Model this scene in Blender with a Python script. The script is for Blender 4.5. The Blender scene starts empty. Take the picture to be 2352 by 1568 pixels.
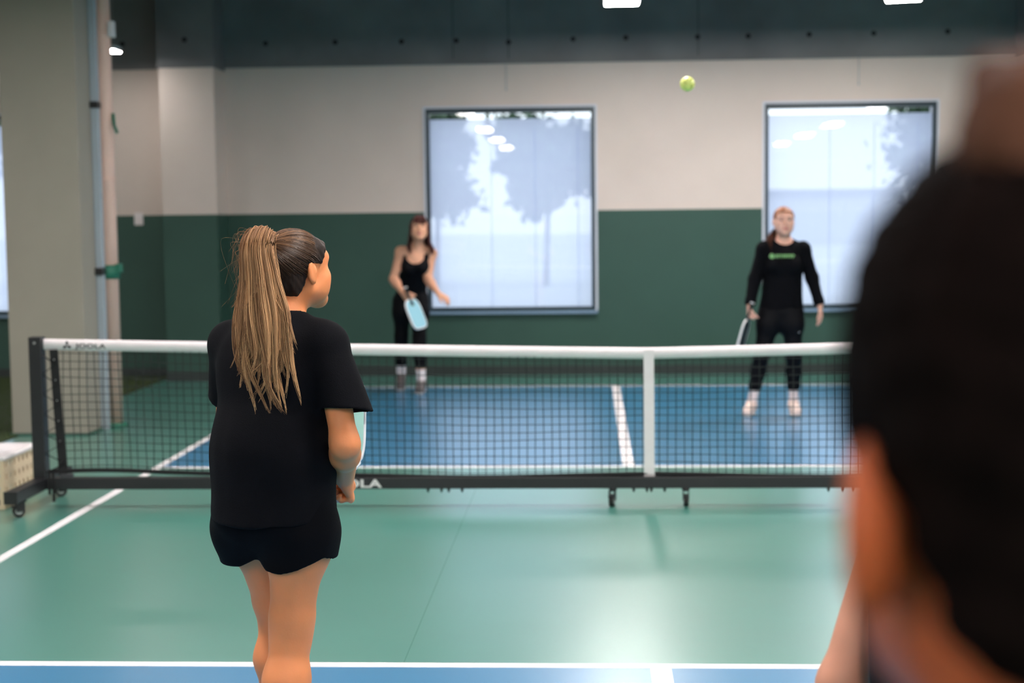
import bpy, bmesh, math, random
import numpy as np
from mathutils import Matrix, Vector
random.seed(7)
rng = np.random.default_rng(11)
scene = bpy.context.scene
COL = scene.collection
A = lambda *v: np.array(v, float)

# ------------------------------------------------------------------ camera
CAM = A(-0.2421, -7.3517, 1.5908)
YAW, PITCH, ROLL, FPX = -0.0520, -0.0825, -0.0114, 3441.0
_f = A(math.sin(YAW)*math.cos(PITCH), math.cos(YAW)*math.cos(PITCH), math.sin(PITCH))
_r = A(math.cos(YAW), -math.sin(YAW), 0)
_u = np.cross(_r, _f)
_r2 = _r*math.cos(ROLL)+_u*math.sin(ROLL)
_u2 = -_r*math.sin(ROLL)+_u*math.cos(ROLL)
cd = bpy.data.cameras.new('camera')
cam = bpy.data.objects.new('camera', cd); COL.objects.link(cam)
cam.matrix_world = Matrix(((_r2[0], _u2[0], -_f[0], CAM[0]), (_r2[1], _u2[1], -_f[1], CAM[1]),
                           (_r2[2], _u2[2], -_f[2], CAM[2]), (0, 0, 0, 1)))
cd.sensor_width = 36; cd.lens = FPX*36/2352
cd.clip_start = 0.05; cd.clip_end = 500
cd.dof.use_dof = True; cd.dof.focus_distance = 4.05; cd.dof.aperture_fstop = 2.9
scene.camera = cam

# ------------------------------------------------------------------ world, exposure
w = bpy.data.worlds.new('overcast_sky'); scene.world = w; w.use_nodes = True
wb = w.node_tree.nodes['Background']
wb.inputs[0].default_value = (0.86, 0.93, 1.0, 1); wb.inputs[1].default_value = 2.2
scene.view_settings.view_transform = 'Standard'; scene.view_settings.look = 'None'
scene.view_settings.exposure = 0.0; scene.view_settings.gamma = 1.0
scene.view_settings.use_curve_mapping = False
scene.cycles.use_denoising = True
scene.cycles.max_bounces = 5; scene.cycles.diffuse_bounces = 3; scene.cycles.glossy_bounces = 3; scene.cycles.transparent_max_bounces = 10
scene.cycles.use_adaptive_sampling = True; scene.cycles.adaptive_threshold = 0.04
scene.cycles.sample_clamp_indirect = 6.0
scene.cycles.caustics_reflective = False; scene.cycles.caustics_refractive = False
LED = 83.0                    # emission of the hanging panels

# ------------------------------------------------------------------ materials
MATS = {}
def mat(name, color, rough=0.6, metal=0.0, spec=0.5, noise=0.0, nscale=8.0, bump=0.0, bscale=60.0, coat=0.0, coat_r=0.1,
        sheen=0.0, sss=0.0, attr=None, stretch=None):
    if name in MATS: return MATS[name]
    m = bpy.data.materials.new(name); m.use_nodes = True; nt = m.node_tree
    b = nt.nodes['Principled BSDF']
    b.inputs['Base Color'].default_value = (*color, 1); b.inputs['Roughness'].default_value = rough
    b.inputs['Metallic'].default_value = metal; b.inputs['Specular IOR Level'].default_value = spec
    b.inputs['Coat Weight'].default_value = coat; b.inputs['Coat Roughness'].default_value = coat_r
    b.inputs['Sheen Weight'].default_value = sheen
    if sss:
        b.inputs['Subsurface Weight'].default_value = sss
        b.inputs['Subsurface Radius'].default_value = (1.0, 0.35, 0.18); b.inputs['Subsurface Scale'].default_value = 0.008
    tc = nt.nodes.new('ShaderNodeTexCoord')
    vec = tc.outputs['Object']
    if stretch:
        mp = nt.nodes.new('ShaderNodeMapping'); mp.inputs['Scale'].default_value = stretch
        nt.links.new(vec, mp.inputs[0]); vec = mp.outputs[0]
    if attr:
        at = nt.nodes.new('ShaderNodeAttribute'); at.attribute_name = attr
        nt.links.new(at.outputs['Color'], b.inputs['Base Color'])
    elif noise:
        n = nt.nodes.new('ShaderNodeTexNoise'); n.inputs['Scale'].default_value = nscale; n.inputs['Detail'].default_value = 5
        nt.links.new(vec, n.inputs['Vector'])
        r = nt.nodes.new('ShaderNodeValToRGB')
        lo = [max(0, c*(1-noise)) for c in color]; hi = [min(1, c*(1+noise)) for c in color]
        r.color_ramp.elements[0].position = 0.3; r.color_ramp.elements[1].position = 0.7
        r.color_ramp.elements[0].color = (*lo, 1); r.color_ramp.elements[1].color = (*hi, 1)
        nt.links.new(n.outputs['Fac'], r.inputs[0]); nt.links.new(r.outputs[0], b.inputs['Base Color'])
    if bump:
        n2 = nt.nodes.new('ShaderNodeTexNoise'); n2.inputs['Scale'].default_value = bscale; n2.inputs['Detail'].default_value = 4
        nt.links.new(vec, n2.inputs['Vector'])
        bp = nt.nodes.new('ShaderNodeBump'); bp.inputs['Strength'].default_value = bump; bp.inputs['Distance'].default_value = 0.01
        nt.links.new(n2.outputs['Fac'], bp.inputs['Height']); nt.links.new(bp.outputs[0], b.inputs['Normal'])
    MATS[name] = m
    return m
def emit(name, color, strength):
    m = bpy.data.materials.new(name); m.use_nodes = True; nt = m.node_tree
    for n in list(nt.nodes):
        if n.type == 'BSDF_PRINCIPLED': nt.nodes.remove(n)
    e = nt.nodes.new('ShaderNodeEmission'); e.inputs[0].default_value = (*color, 1); e.inputs[1].default_value = strength
    nt.links.new(e.outputs[0], nt.nodes['Material Output'].inputs[0]); MATS[name] = m
    return m

FLOOR_ROUGH = 0.33
cream = mat('cream_wall_paint', (0.68, 0.575, 0.515), 0.75, noise=0.04, nscale=1.5, bump=0.08, bscale=90)
greenp = mat('green_wall_paint', (0.023, 0.072, 0.053), 0.6, noise=0.06, nscale=2, bump=0.08, bscale=90)
darkc = mat('dark_painted_concrete', (0.190, 0.190, 0.195), 0.75, noise=0.22, nscale=1.3, bump=0.25, bscale=14)
black_base = mat('black_base_strip', (0.02, 0.03, 0.028), 0.6)
court_green = mat('green_court_coating', (0.060, 0.225, 0.180), FLOOR_ROUGH, spec=0.9, coat=0.9, coat_r=0.30, noise=0.05, nscale=0.9, bump=0.015, bscale=500)
court_blue = mat('blue_court_coating', (0.018, 0.180, 0.355), FLOOR_ROUGH, spec=0.9, coat=0.9, coat_r=0.30, noise=0.05, nscale=0.9, bump=0.015, bscale=500)
line_white = mat('white_line_paint', (0.80, 0.76, 0.77), 0.45, noise=0.04, nscale=12)
seam_m = mat('floor_seam_dark', (0.038, 0.160, 0.115), 0.3)
turf_m = mat('turf_base', (0.030, 0.045, 0.012), 0.9, noise=0.3, nscale=30)
blade_m = mat('turf_blade', (0.045, 0.075, 0.018), 0.8)
ceil_m = mat('dark_ceiling', (0.03, 0.034, 0.036), 0.9, noise=0.15, nscale=1)
frame_m = mat('dark_window_frame', (0.012, 0.032, 0.045), 0.4, spec=0.5)
reveal_m = mat('pale_window_reveal', (0.62, 0.64, 0.72), 0.6)
sill_m = mat('blue_grey_sill', (0.20, 0.30, 0.42), 0.35)
black_metal = mat('black_powder_coat', (0.012, 0.012, 0.014), 0.42, noise=0.1, nscale=20)
grey_top = mat('grey_tube', (0.05, 0.05, 0.055), 0.4)
black_fab = mat('black_webbing', (0.008, 0.008, 0.009), 0.8)
black_net = mat('black_net_cord', (0.010, 0.014, 0.014), 0.8)
white_tape = mat('white_vinyl_tape', (0.82, 0.74, 0.75), 0.55, noise=0.03, nscale=9, bump=0.2, bscale=25)
ink = mat('black_print', (0.02, 0.017, 0.02), 0.6)
wink = mat('white_print', (0.78, 0.74, 0.74), 0.6)
rubber = mat('black_rubber', (0.012, 0.012, 0.012), 0.55)
steel = mat('zinc_steel', (0.45, 0.45, 0.45), 0.35, metal=0.8)
pill_m = mat('greige_pillar_paint', (0.285, 0.26, 0.215), 0.75, noise=0.05, nscale=2, bump=0.08, bscale=80)
cond_m = mat('blue_grey_conduit', (0.33, 0.38, 0.42), 0.5)
pipe_m = mat('peach_downpipe', (0.74, 0.50, 0.41), 0.55, noise=0.05, nscale=6)
teal_m = mat('green_strap', (0.02, 0.16, 0.10), 0.6)
crate_m = mat('cream_plastic', (0.72, 0.56, 0.38), 0.45, noise=0.03)
lid_m = mat('white_plastic', (0.80, 0.74, 0.74), 0.4)
ball_m = mat('yellow_green_plastic', (0.84, 0.88, 0.24), 0.35, sss=0.0)
mint = mat('mint_paddle_face', (0.36, 0.60, 0.51), 0.5, noise=0.03, nscale=40)
skyblue = mat('light_blue_paddle_face', (0.30, 0.58, 0.68), 0.5)
white_edge = mat('white_edge_guard', (0.82, 0.80, 0.80), 0.4)
grip_m = mat('grey_wrap_grip', (0.55, 0.53, 0.52), 0.7)
blackface = mat('charcoal_paddle_face', (0.018, 0.022, 0.024), 0.5)
housing = mat('white_lamp_housing', (0.75, 0.75, 0.75), 0.5)
led_m = emit('led_diffuser', (1.0, 0.955, 0.925), LED)
hole_m = mat('hole_black', (0.006, 0.007, 0.007), 0.9)
ext_ground = mat('pale_concrete_lot', (0.62, 0.66, 0.70), 0.9, noise=0.06, nscale=0.3)
leaf_m = mat('tree_leaves', (0.05, 0.10, 0.05), 0.7, noise=0.4, nscale=2)
bark_m = mat('tree_bark', (0.30, 0.28, 0.26), 0.9, noise=0.3, nscale=6)
ext_wall = mat('pale_building_wall', (0.6, 0.62, 0.66), 0.8)
ext_roof = mat('grey_roof', (0.3, 0.32, 0.36), 0.8)

def glass_mat():
    m = bpy.data.materials.new('window_glass'); m.use_nodes = True; nt = m.node_tree
    for n in list(nt.nodes):
        if n.type == 'BSDF_PRINCIPLED': nt.nodes.remove(n)
    t = nt.nodes.new('ShaderNodeBsdfTransparent'); t.inputs[0].default_value = (0.95, 0.97, 0.98, 1)
    g = nt.nodes.new('ShaderNodeBsdfGlossy'); g.inputs['Roughness'].default_value = 0.02
    fr = nt.nodes.new('ShaderNodeFresnel'); fr.inputs[0].default_value = 1.5
    mx = nt.nodes.new('ShaderNodeMixShader')
    nt.links.new(fr.outputs[0], mx.inputs[0]); nt.links.new(t.outputs[0], mx.inputs[1]); nt.links.new(g.outputs[0], mx.inputs[2])
    nt.links.new(mx.outputs[0], nt.nodes['Material Output'].inputs[0]); return m
def screen_mat():                       # woven privacy screen: part open weave, part glowing thread
    m = bpy.data.materials.new('woven_window_screen'); m.use_nodes = True; nt = m.node_tree
    for n in list(nt.nodes):
        if n.type == 'BSDF_PRINCIPLED': nt.nodes.remove(n)
    t = nt.nodes.new('ShaderNodeBsdfTransparent')
    d = nt.nodes.new('ShaderNodeBsdfTranslucent'); d.inputs[0].default_value = (0.60, 0.635, 0.78, 1)
    mx = nt.nodes.new('ShaderNodeMixShader'); mx.inputs[0].default_value = 0.76
    nt.links.new(t.outputs[0], mx.inputs[1]); nt.links.new(d.outputs[0], mx.inputs[2])
    nt.links.new(mx.outputs[0], nt.nodes['Material Output'].inputs[0]); return m
glass_m, screen_m = glass_mat(), screen_mat()

# ------------------------------------------------------------------ object helpers
def obj(name, me, m=None, parent=None, loc=None):
    o = bpy.data.objects.new(name, me); COL.objects.link(o)
    if m is not None and me is not None:
        for q in (m if isinstance(m, (list, tuple)) else [m]): me.materials.append(q)
    if parent is not None: o.parent = parent
    if loc is not None: o.location = loc
    return o
def tag(o, label=None, cat=None, group=None, kind=None):
    if label: o['label'] = label
    if cat: o['category'] = cat
    if group: o['group'] = group
    if kind: o['kind'] = kind
    return o
def empty(name, loc, label, cat, group=None):
    o = bpy.data.objects.new(name, None); COL.objects.link(o); o.location = loc; o.empty_display_size = 0.1
    return tag(o, label, cat, group)
def mesh_np(name, V, F, smooth=True, mi=None, col=None):
    V = np.asarray(V, np.float32); F = np.asarray(F, np.int32)
    me = bpy.data.meshes.new(name); n = F.shape[1]
    me.vertices.add(len(V)); me.vertices.foreach_set('co', V.ravel())
    me.loops.add(F.size); me.loops.foreach_set('vertex_index', F.ravel())
    me.polygons.add(len(F)); me.polygons.foreach_set('loop_start', np.arange(0, F.size, n, dtype=np.int32))
    if mi is not None: me.polygons.foreach_set('material_index', np.asarray(mi, np.int32))
    me.polygons.foreach_set('use_smooth', np.full(len(F), smooth, bool))
    me.update(calc_edges=True); me.validate()
    if col is not None:
        ca = me.color_attributes.new('Col', 'FLOAT_COLOR', 'POINT')
        c4 = np.ones((len(V), 4), np.float32); c4[:, :3] = col; ca.data.foreach_set('color', c4.ravel())
    return me
class MB:                                # boxes, tubes and prisms collected into one mesh
    def __init__(s): s.bm = bmesh.new()
    def box(s, lo, hi, mi=0, bev=0.0):
        vs = [s.bm.verts.new((x, y, z)) for x in (lo[0], hi[0]) for y in (lo[1], hi[1]) for z in (lo[2], hi[2])]
        fs = [s.bm.faces.new([vs[i] for i in q]) for q in ((0, 1, 3, 2), (4, 6, 7, 5), (0, 4, 5, 1), (2, 3, 7, 6), (0, 2, 6, 4), (1, 5, 7, 3))]
        for f in fs: f.material_index = mi
        if bev:
            es = list({e for f in fs for e in f.edges})
            r = bmesh.ops.bevel(s.bm, geom=es, offset=bev, segments=2, affect='EDGES', profile=0.6)
            for f in r['faces']: f.material_index = mi
        return s
    def tube(s, a, b, ra, rb=None, n=16, mi=0, cap=True):
        a, b = Vector(a), Vector(b); rb = ra if rb is None else rb
        d = (b-a).normalized(); x = d.orthogonal().normalized(); y = d.cross(x)
        R = []
        for p, r in ((a, ra), (b, rb)):
            R.append([s.bm.verts.new(p+x*r*math.cos(t)+y*r*math.sin(t)) for t in [2*math.pi*i/n for i in range(n)]])
        for i in range(n):
            f = s.bm.faces.new((R[0][i], R[0][(i+1) % n], R[1][(i+1) % n], R[1][i])); f.material_index = mi; f.smooth = True
        if cap:
            f = s.bm.faces.new(R[0][::-1]); f.material_index = mi
            f = s.bm.faces.new(R[1]); f.material_index = mi
        return s
    def prism(s, poly, y0, y1, mi=0):    # polygon in x,z extruded along y
        a = [s.bm.verts.new((p[0], y0, p[1])) for p in poly]; b = [s.bm.verts.new((p[0], y1, p[1])) for p in poly]
        n = len(poly)
        s.bm.faces.new(a).material_index = mi; s.bm.faces.new(b[::-1]).material_index = mi
        for i in range(n): s.bm.faces.new((a[i], b[i], b[(i+1) % n], a[(i+1) % n])).material_index = mi
        return s
    def mesh(s, name):
        bmesh.ops.recalc_face_normals(s.bm, faces=s.bm.faces)
        me = bpy.data.meshes.new(name); s.bm.to_mesh(me); s.bm.free(); return me
def boxes(name, lst, m, parent=None, bev=0.0):
    b = MB()
    for it in lst: b.box(it[0], it[1], it[2] if len(it) > 2 else 0, bev)
    return obj(name, b.mesh(name), m, parent)
def tubes(P, R, sides=4):                # P (N,M,3) polylines, R (N,M) radii -> verts, quads
    P = np.asarray(P, float); N, M, _ = P.shape; R = np.broadcast_to(np.asarray(R, float), (N, M))
    T = np.gradient(P, axis=1); T /= np.linalg.norm(T, axis=2, keepdims=True)+1e-12
    ref = np.where(np.abs(T[..., 2:3]) > 0.85, A(0, 1, 0), A(0, 0, 1))
    X = np.cross(T, ref); X /= np.linalg.norm(X, axis=2, keepdims=True)+1e-12
    Y = np.cross(T, X)
    an = 2*np.pi*np.arange(sides)/sides
    V = P[:, :, None, :]+R[:, :, None, None]*(X[:, :, None, :]*np.cos(an)[:, None]+Y[:, :, None, :]*np.sin(an)[:, None])
    idx = np.arange(N*M*sides).reshape(N, M, sides)
    a = idx[:, :-1]; b = idx[:, 1:]
    F = np.stack([a, np.roll(a, -1, 2), np.roll(b, -1, 2), b], -1).reshape(-1, 4)
    return V.reshape(-1, 3), F
def text_mesh(name, s, size, bold=0.02, sx=1.0):
    c = bpy.data.curves.new(name, 'FONT'); c.body = s; c.size = size; c.offset = bold*size; c.extrude = 0.0008
    c.align_x = 'LEFT'; c.space_character = 1.05
    o = bpy.data.objects.new(name, c); COL.objects.link(o)
    bpy.context.view_layer.update()
    dg = bpy.context.evaluated_depsgraph_get(); me = bpy.data.meshes.new_from_object(o.evaluated_get(dg))
    bpy.data.objects.remove(o); bpy.data.curves.remove(c)
    n = len(me.vertices); co = np.zeros(n*3, np.float32); me.vertices.foreach_get('co', co); co = co.reshape(-1, 3)
    co[:, 0] *= sx
    co = co[:, [0, 2, 1]]; co[:, 1] *= -1      # stand up, facing -Y
    me.vertices.foreach_set('co', co.ravel()); me.update(); me.name = name
    return me

# ------------------------------------------------------------------ the room shell
WY, X0, X1, Y0, ZC = 7.75, -16.0, 7.5, -20.0, 5.2
ZG, ZD = 1.655, 3.15                     # green paint line, start of the dark band
wins = [(-1.875, -0.178), (1.508, 3.195), (-6.92, -5.23), (-10.30, -8.61)]
ZB, ZT = 0.655, 2.685
TH = 0.26
floor = boxes('floor', [((-4.52, Y0, -0.1), (X1, WY, 0))], court_green); tag(floor, kind='structure')
def court_paint(x0, x1, y0, y1):
    return boxes('court_paint', [((x0, y0, -0.002), (x1, y1, 0.0008))], court_blue, floor)
court_paint(-3.048, 3.048, 2.134, 6.706); court_paint(-3.048, 3.048, -6.706, -2.134)
L = 0.0254
def cline(x0, x1, y0, y1): return boxes('court_line', [((x0, y0, -0.002), (x1, y1, 0.0018))], line_white, floor)
for yy in (-2.134, 2.134, -6.706, 6.706): cline(-3.048-L, 3.048+L, yy-L, yy+L)
for xx in (-3.048, 3.048):
    for ya, yb in ((-6.706, -2.134), (-2.134, 2.134), (2.134, 6.706)): cline(xx-L, xx+L, ya+L, yb-L)
cline(-L*1.45, L*1.45, 2.134+L, 6.706-L); cline(-L*1.45, L*1.45, -6.706+L, -2.134-L)
sm = MB(); sm.box((-0.0012, -2.1, -0.002), (0.0012, 2.1, 0.0006)); so = obj('floor_seam', sm.mesh('floor_seam'), seam_m, floor)
so.location = (-0.918, 0.0, 0)
turf = boxes('floor_turf', [((X0, Y0, -0.1), (-4.52, WY, 0.004))], turf_m); tag(turf, kind='structure')
nb = 26000
bp = np.stack([rng.uniform(-7.2, -4.53, nb), rng.uniform(2.5, 7.7, nb), np.full(nb, 0.003)], 1)
an = rng.uniform(0, 2*np.pi, nb); wv = np.stack([np.cos(an), np.sin(an), np.zeros(nb)], 1)*0.0035
tip = bp+np.stack([rng.normal(0, .008, nb), rng.normal(0, .008, nb), rng.uniform(.018, .032, nb)], 1)
V = np.stack([bp-wv, bp+wv, tip], 1).reshape(-1, 3)
gr = obj('grass_pile', mesh_np('grass_pile', V, np.arange(nb*3).reshape(-1, 3), False), blade_m, turf); tag(gr, kind='stuff')

ceiling = boxes('ceiling', [((X0, Y0, ZC), (X1, WY+TH, ZC+0.1))], ceil_m); tag(ceiling, kind='structure')
b = MB()
def wall_strip(b, x0, x1, y0, y1):
    b.box((x0, y0, 0), (x1, y1, ZG), 0); b.box((x0, y0, ZG), (x1, y1, ZD), 1)
xs = sorted(wins); edges = [X0]+[v for q in xs for v in q]+[X1]
for i in range(0, len(edges), 2): wall_strip(b, edges[i], edges[i+1], WY, WY+TH)
for (a, c) in xs:
    b.box((a, WY, 0), (c, WY+TH, ZB), 0); b.box((a, WY, ZT), (c, WY+TH, ZD), 1)
b.box((X0, WY-0.012, ZD), (X1, WY+TH, ZC), 2)
wall_back = obj('wall_back', b.mesh('wall_back'), [greenp, cream, darkc]); tag(wall_back, kind='structure')
# pilasters of the back wall
for i, (px0, px1) in enumerate(((-4.45, -3.905), (3.96, 4.5), (-12.9, -12.35))):
    b = MB(); y0 = WY-0.43
    wall_strip(b, px0, px1, y0, WY)
    b.box((px0-0.012, y0-0.012, ZD-0.06), (px1+0.012, WY, ZC), 2)
    obj('pilaster', b.mesh('pilaster'), [greenp, cream, darkc], wall_back)
# form-tie holes of the dark concrete, each a small recess plug
hp = [(-3.471, 3.36), (-2.767, 3.36), (-2.10, 3.355), (-1.55, 3.355), (-1.028, 3.33), (-.387, 3.35), (.136, 3.355), (.845, 3.35), (1.342, 3.35), (1.939, 3.355), (2.567, 3.355), (3.285, 3.36), (-4.93, 3.38), (-5.6, 3.37)]
hm = MB(); hm.tube((0, 0.0, 0), (0, -0.004, 0), 0.026, 0.021, 12); hme = hm.mesh('tie_hole'); hme.materials.append(hole_m)
for x, z in hp:
    o = obj('tie_hole', hme, None, wall_back); o.location = (x, WY-0.0115, z)
o = obj('tie_hole', hme, None, wall_back); o.location = (-4.18, WY-0.4415, 3.36)
for x in (-1.585, -1.03, .85):             # cast joints of the dark band
    boxes('concrete_joint', [((x-0.004, WY-0.0130, ZD+0.02), (x+0.004, WY-0.011, ZC))], mat('joint_grey', (.045, .055, .058), .9), wall_back)
boxes('band_lip', [((X0, WY-0.03, ZD-0.03), (X1, WY-0.011, ZD))], darkc, wall_back)
boxes('baseboard_back', [((-3.905, WY-0.012, 0), (3.96, WY, 0.095)), ((X0, WY-0.012, 0), (-4.45, WY, 0.095)), ((-4.45, WY-0.443, 0), (-3.905, WY-0.43, 0.095)), ((-3.905, WY-0.43, 0), (-3.893, WY-0.012, 0.095))], black_base)['kind'] = 'structure'
def side_wall(name, lo, hi):
    b = MB(); b.box((lo[0], lo[1], 0), (hi[0], hi[1], ZG), 0); b.box((lo[0], lo[1], ZG), (hi[0], hi[1], ZD), 1); b.box((lo[0], lo[1], ZD), (hi[0], hi[1], ZC), 2)
    tag(obj(name, b.mesh(name), [greenp, cream, darkc]), kind='structure')
side_wall('wall_right', (X1, Y0), (X1+.2, WY+TH)); side_wall('wall_left', (X0-.2, Y0), (X0, WY+TH)); side_wall('wall_front', (X0-.2, Y0-.2), (X1+.2, Y0))

# windows: reveal + frame, pane with a woven screen behind it, sill
for i, (a, c) in enumerate(wins):
    fw_ = 0.038
    b = MB()
    for lo, hi in (((a, WY-0.004, ZB), (a+fw_, WY+.07, ZT)), ((c-fw_, WY-0.004, ZB), (c, WY+.07, ZT)), ((a+fw_, WY-0.004, ZB), (c-fw_, WY+.07, ZB+.035)), ((a+fw_, WY-0.004, ZT-.05), (c-fw_, WY+.07, ZT))): b.box(lo, hi)
    wobj = obj('window_%d' % (i+1), b.mesh('window'), frame_m); tag(wobj, kind='structure')
    t = 0.022
    boxes('window_trim', [((a-t, WY-.012, ZB), (a, WY, ZT+t)), ((c, WY-.012, ZB), (c+t, WY, ZT+t)), ((a, WY-.012, ZT), (c, WY, ZT+t))], reveal_m, wobj)
    boxes('window_sill', [((a-.02, WY-.055, ZB-.032), (c+.02, WY+.0, ZB-.004))], sill_m, wobj)
    boxes('window_pane', [((a+fw_, WY+.03, ZB+.035), (c-fw_, WY+.036, ZT-.05))], glass_m, wobj)
    g = 0.055                             # the screen stops short of the head of the frame
    me = mesh_np('screen', [(a+fw_, WY+.06, ZB+.035), (c-fw_, WY+.06, ZB+.035), (c-fw_, WY+.06, ZT-.05-g), (a+fw_, WY+.06, ZT-.05-g)], [(0, 1, 2, 3)], False)
    obj('window_screen', me, screen_m, wobj)
    boxes('window_lining', [((a, WY+.07, ZB-.01), (a+.012, WY+TH, ZT)), ((c-.012, WY+.07, ZB-.01), (c, WY+TH, ZT))], reveal_m, wobj)
    wd = c-a
    for q in (0.385, 0.645, 0.90):
        boxes('screen_seam', [((a+wd*q-.003, WY+.0605, ZB+.036), (a+wd*q+.003, WY+.0612, ZT-.2))], screen_m, wobj)

# hanging LED panels
lamp_spots = [(0.055, 5.35, 3.42, 0, 'hanging LED panel at the top edge above the gap between the two windows'),
              (2.36, 5.45, 3.42, -14, 'hanging LED panel at the top edge above the right window'),
              (-4.76, 6.80, 3.20, 0, 'LED panel peeking out beside the peach downpipe')]
for x in (-7.1, -2.4, 0.05, 2.4, 4.8):
    for y in (1.1, -3.4, -8.6, -12.7, -16.8):
        lamp_spots.append((x, y, 3.42, 0, 'hanging LED panel over the hall, out of view above'))
for x in (-9.5, -12.0):
    for y in (4.8, -3.0, -10.0): lamp_spots.append((x, y, 3.42, 0, 'hanging LED panel over the hall, out of view above'))
hb = MB(); hb.box((-.155, -.6, .006), (.155, .6, .05), 0, .006); hme = hb.mesh('lamp_housing'); hme.materials.append(housing)
db = MB(); db.box((-.142, -.585, 0), (.142, .585, .006)); dme = db.mesh('diffuser'); dme.materials.append(led_m)
rb_ = MB(); rb_.tube((0, 0, .05), (0, 0, ZC-3.42), .004, n=6); rme = rb_.mesh('hanger'); rme.materials.append(steel)
for x, y, z, rz, lab in lamp_spots:
    e = empty('led_panel', (x, y, z), lab, 'ceiling light', 'hanging LED panels'); e.rotation_euler = (0, 0, math.radians(rz))
    if 'peeking' in lab: e.scale = (.5, .2, 1)
    obj('lamp_housing', hme, None, e); obj('diffuser', dme, None, e); obj('hanger', rme, None, e).location = (0, -.5, 0); obj('hanger', rme, None, e).location = (0, .5, 0)

# ------------------------------------------------------------------ pillar, conduit, downpipe, small wall things
pil = boxes('pillar', [((-4.575, 3.6, 0), (-4.0, 4.0, ZC))], pill_m, bev=.006); tag(pil, 'square greige concrete pillar standing behind the left end of the net', 'pillar')
boxes('base_skirt', [((-4.59, 3.585, 0), (-3.985, 4.0, .02))], mat('dark_green_sealant', (.03, .085, .062), .6), pil)
cn = empty('conduit', (-3.972, 3.93, 0), 'blue-grey vertical conduit running up the side of the pillar', 'conduit')
b = MB(); b.box((-.027, -.03, 0), (.027, .03, ZC), 0, .006); obj('channel', b.mesh('channel'), cond_m, cn)
b = MB(); b.box((-.04, -.045, 2.45), (.035, .035, 2.50), 0, .004); obj('clamp', b.mesh('clamp'), black_metal, cn)
b = MB(); b.box((-.05, -.05, 1.19), (.03, .035, 1.245), 0, .004); obj('clamp', b.mesh('clamp'), black_metal, cn)
dp = empty('downpipe', (-3.957, 4.10, 0), 'peach vertical downpipe beside the pillar with a green strap', 'pipe')
b = MB(); b.tube((0, 0, 0), (0, 0, ZC), .066, n=28); obj('pipe_body', b.mesh('pipe_body'), pipe_m, dp)
b = MB(); b.tube((0, 0, 0), (0, 0, .03), .105, .09, n=24); obj('base_flange', b.mesh('base_flange'), teal_m, dp)
b = MB(); b.tube((0, 0, 1.155), (0, 0, 1.26), .078, n=24); b.box((.06, -.05, 1.2), (.1, .02, 1.27), 0, .006); b.box((-.1, -.085, 1.16), (-.03, -.06, 1.25), 0, .004); obj('strap', b.mesh('strap'), teal_m, dp)
b = MB(); b.box((-.11, -.1, 1.19), (-.05, -.086, 1.235), 0, .003); obj('buckle', b.mesh('buckle'), steel, dp)
b = MB(); b.tube((.075, -.02, 2.42), (.082, -.03, 2.33), .012, n=10); b.tube((.082, -.03, 2.33), (.105, -.03, 2.27), .012, n=10); obj('hook', b.mesh('hook'), teal_m, dp)
b = MB(); b.box((.06, -.05, 3.0), (.1, .03, 3.12), 0, .005); obj('junction_box', b.mesh('junction_box'), lid_m, dp)
for k in range(3):
    b = MB(); b.tube((0, 0, 1.9+k*1.1), (0, 0, 1.93+k*1.1), .070, n=24); obj('pipe_collar', b.mesh('pipe_collar'), pipe_m, dp)
sw = empty('wall_switch', (-4.82, WY, 1.62), 'small white wall switch on the green wall beside the downpipe', 'switch')
b = MB(); b.box((-.045, -.012, -.063), (.045, 0, .063), 0, .004); obj('plate', b.mesh('plate'), lid_m, sw)
b = MB(); b.box((-.016, -.018, -.03), (.016, -.011, .03), 0, .002); obj('rocker', b.mesh('rocker'), white_tape, sw)
for x, z0, z1, lab in ((-1.058, 2.87, 3.13, 'thin grey cable hanging above the left window'), (2.426, 2.87, 3.12, 'thin grey cable hanging above the right window')):
    b = MB(); b.tube((x, WY-.006, z0), (x, WY-.006, z1), .004, n=8); b.box((x-.008, WY-.012, z0-.015), (x+.008, WY, z0+.005), 0, .002)
    tag(obj('cable', b.mesh('cable'), cond_m), lab, 'cable')

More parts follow.
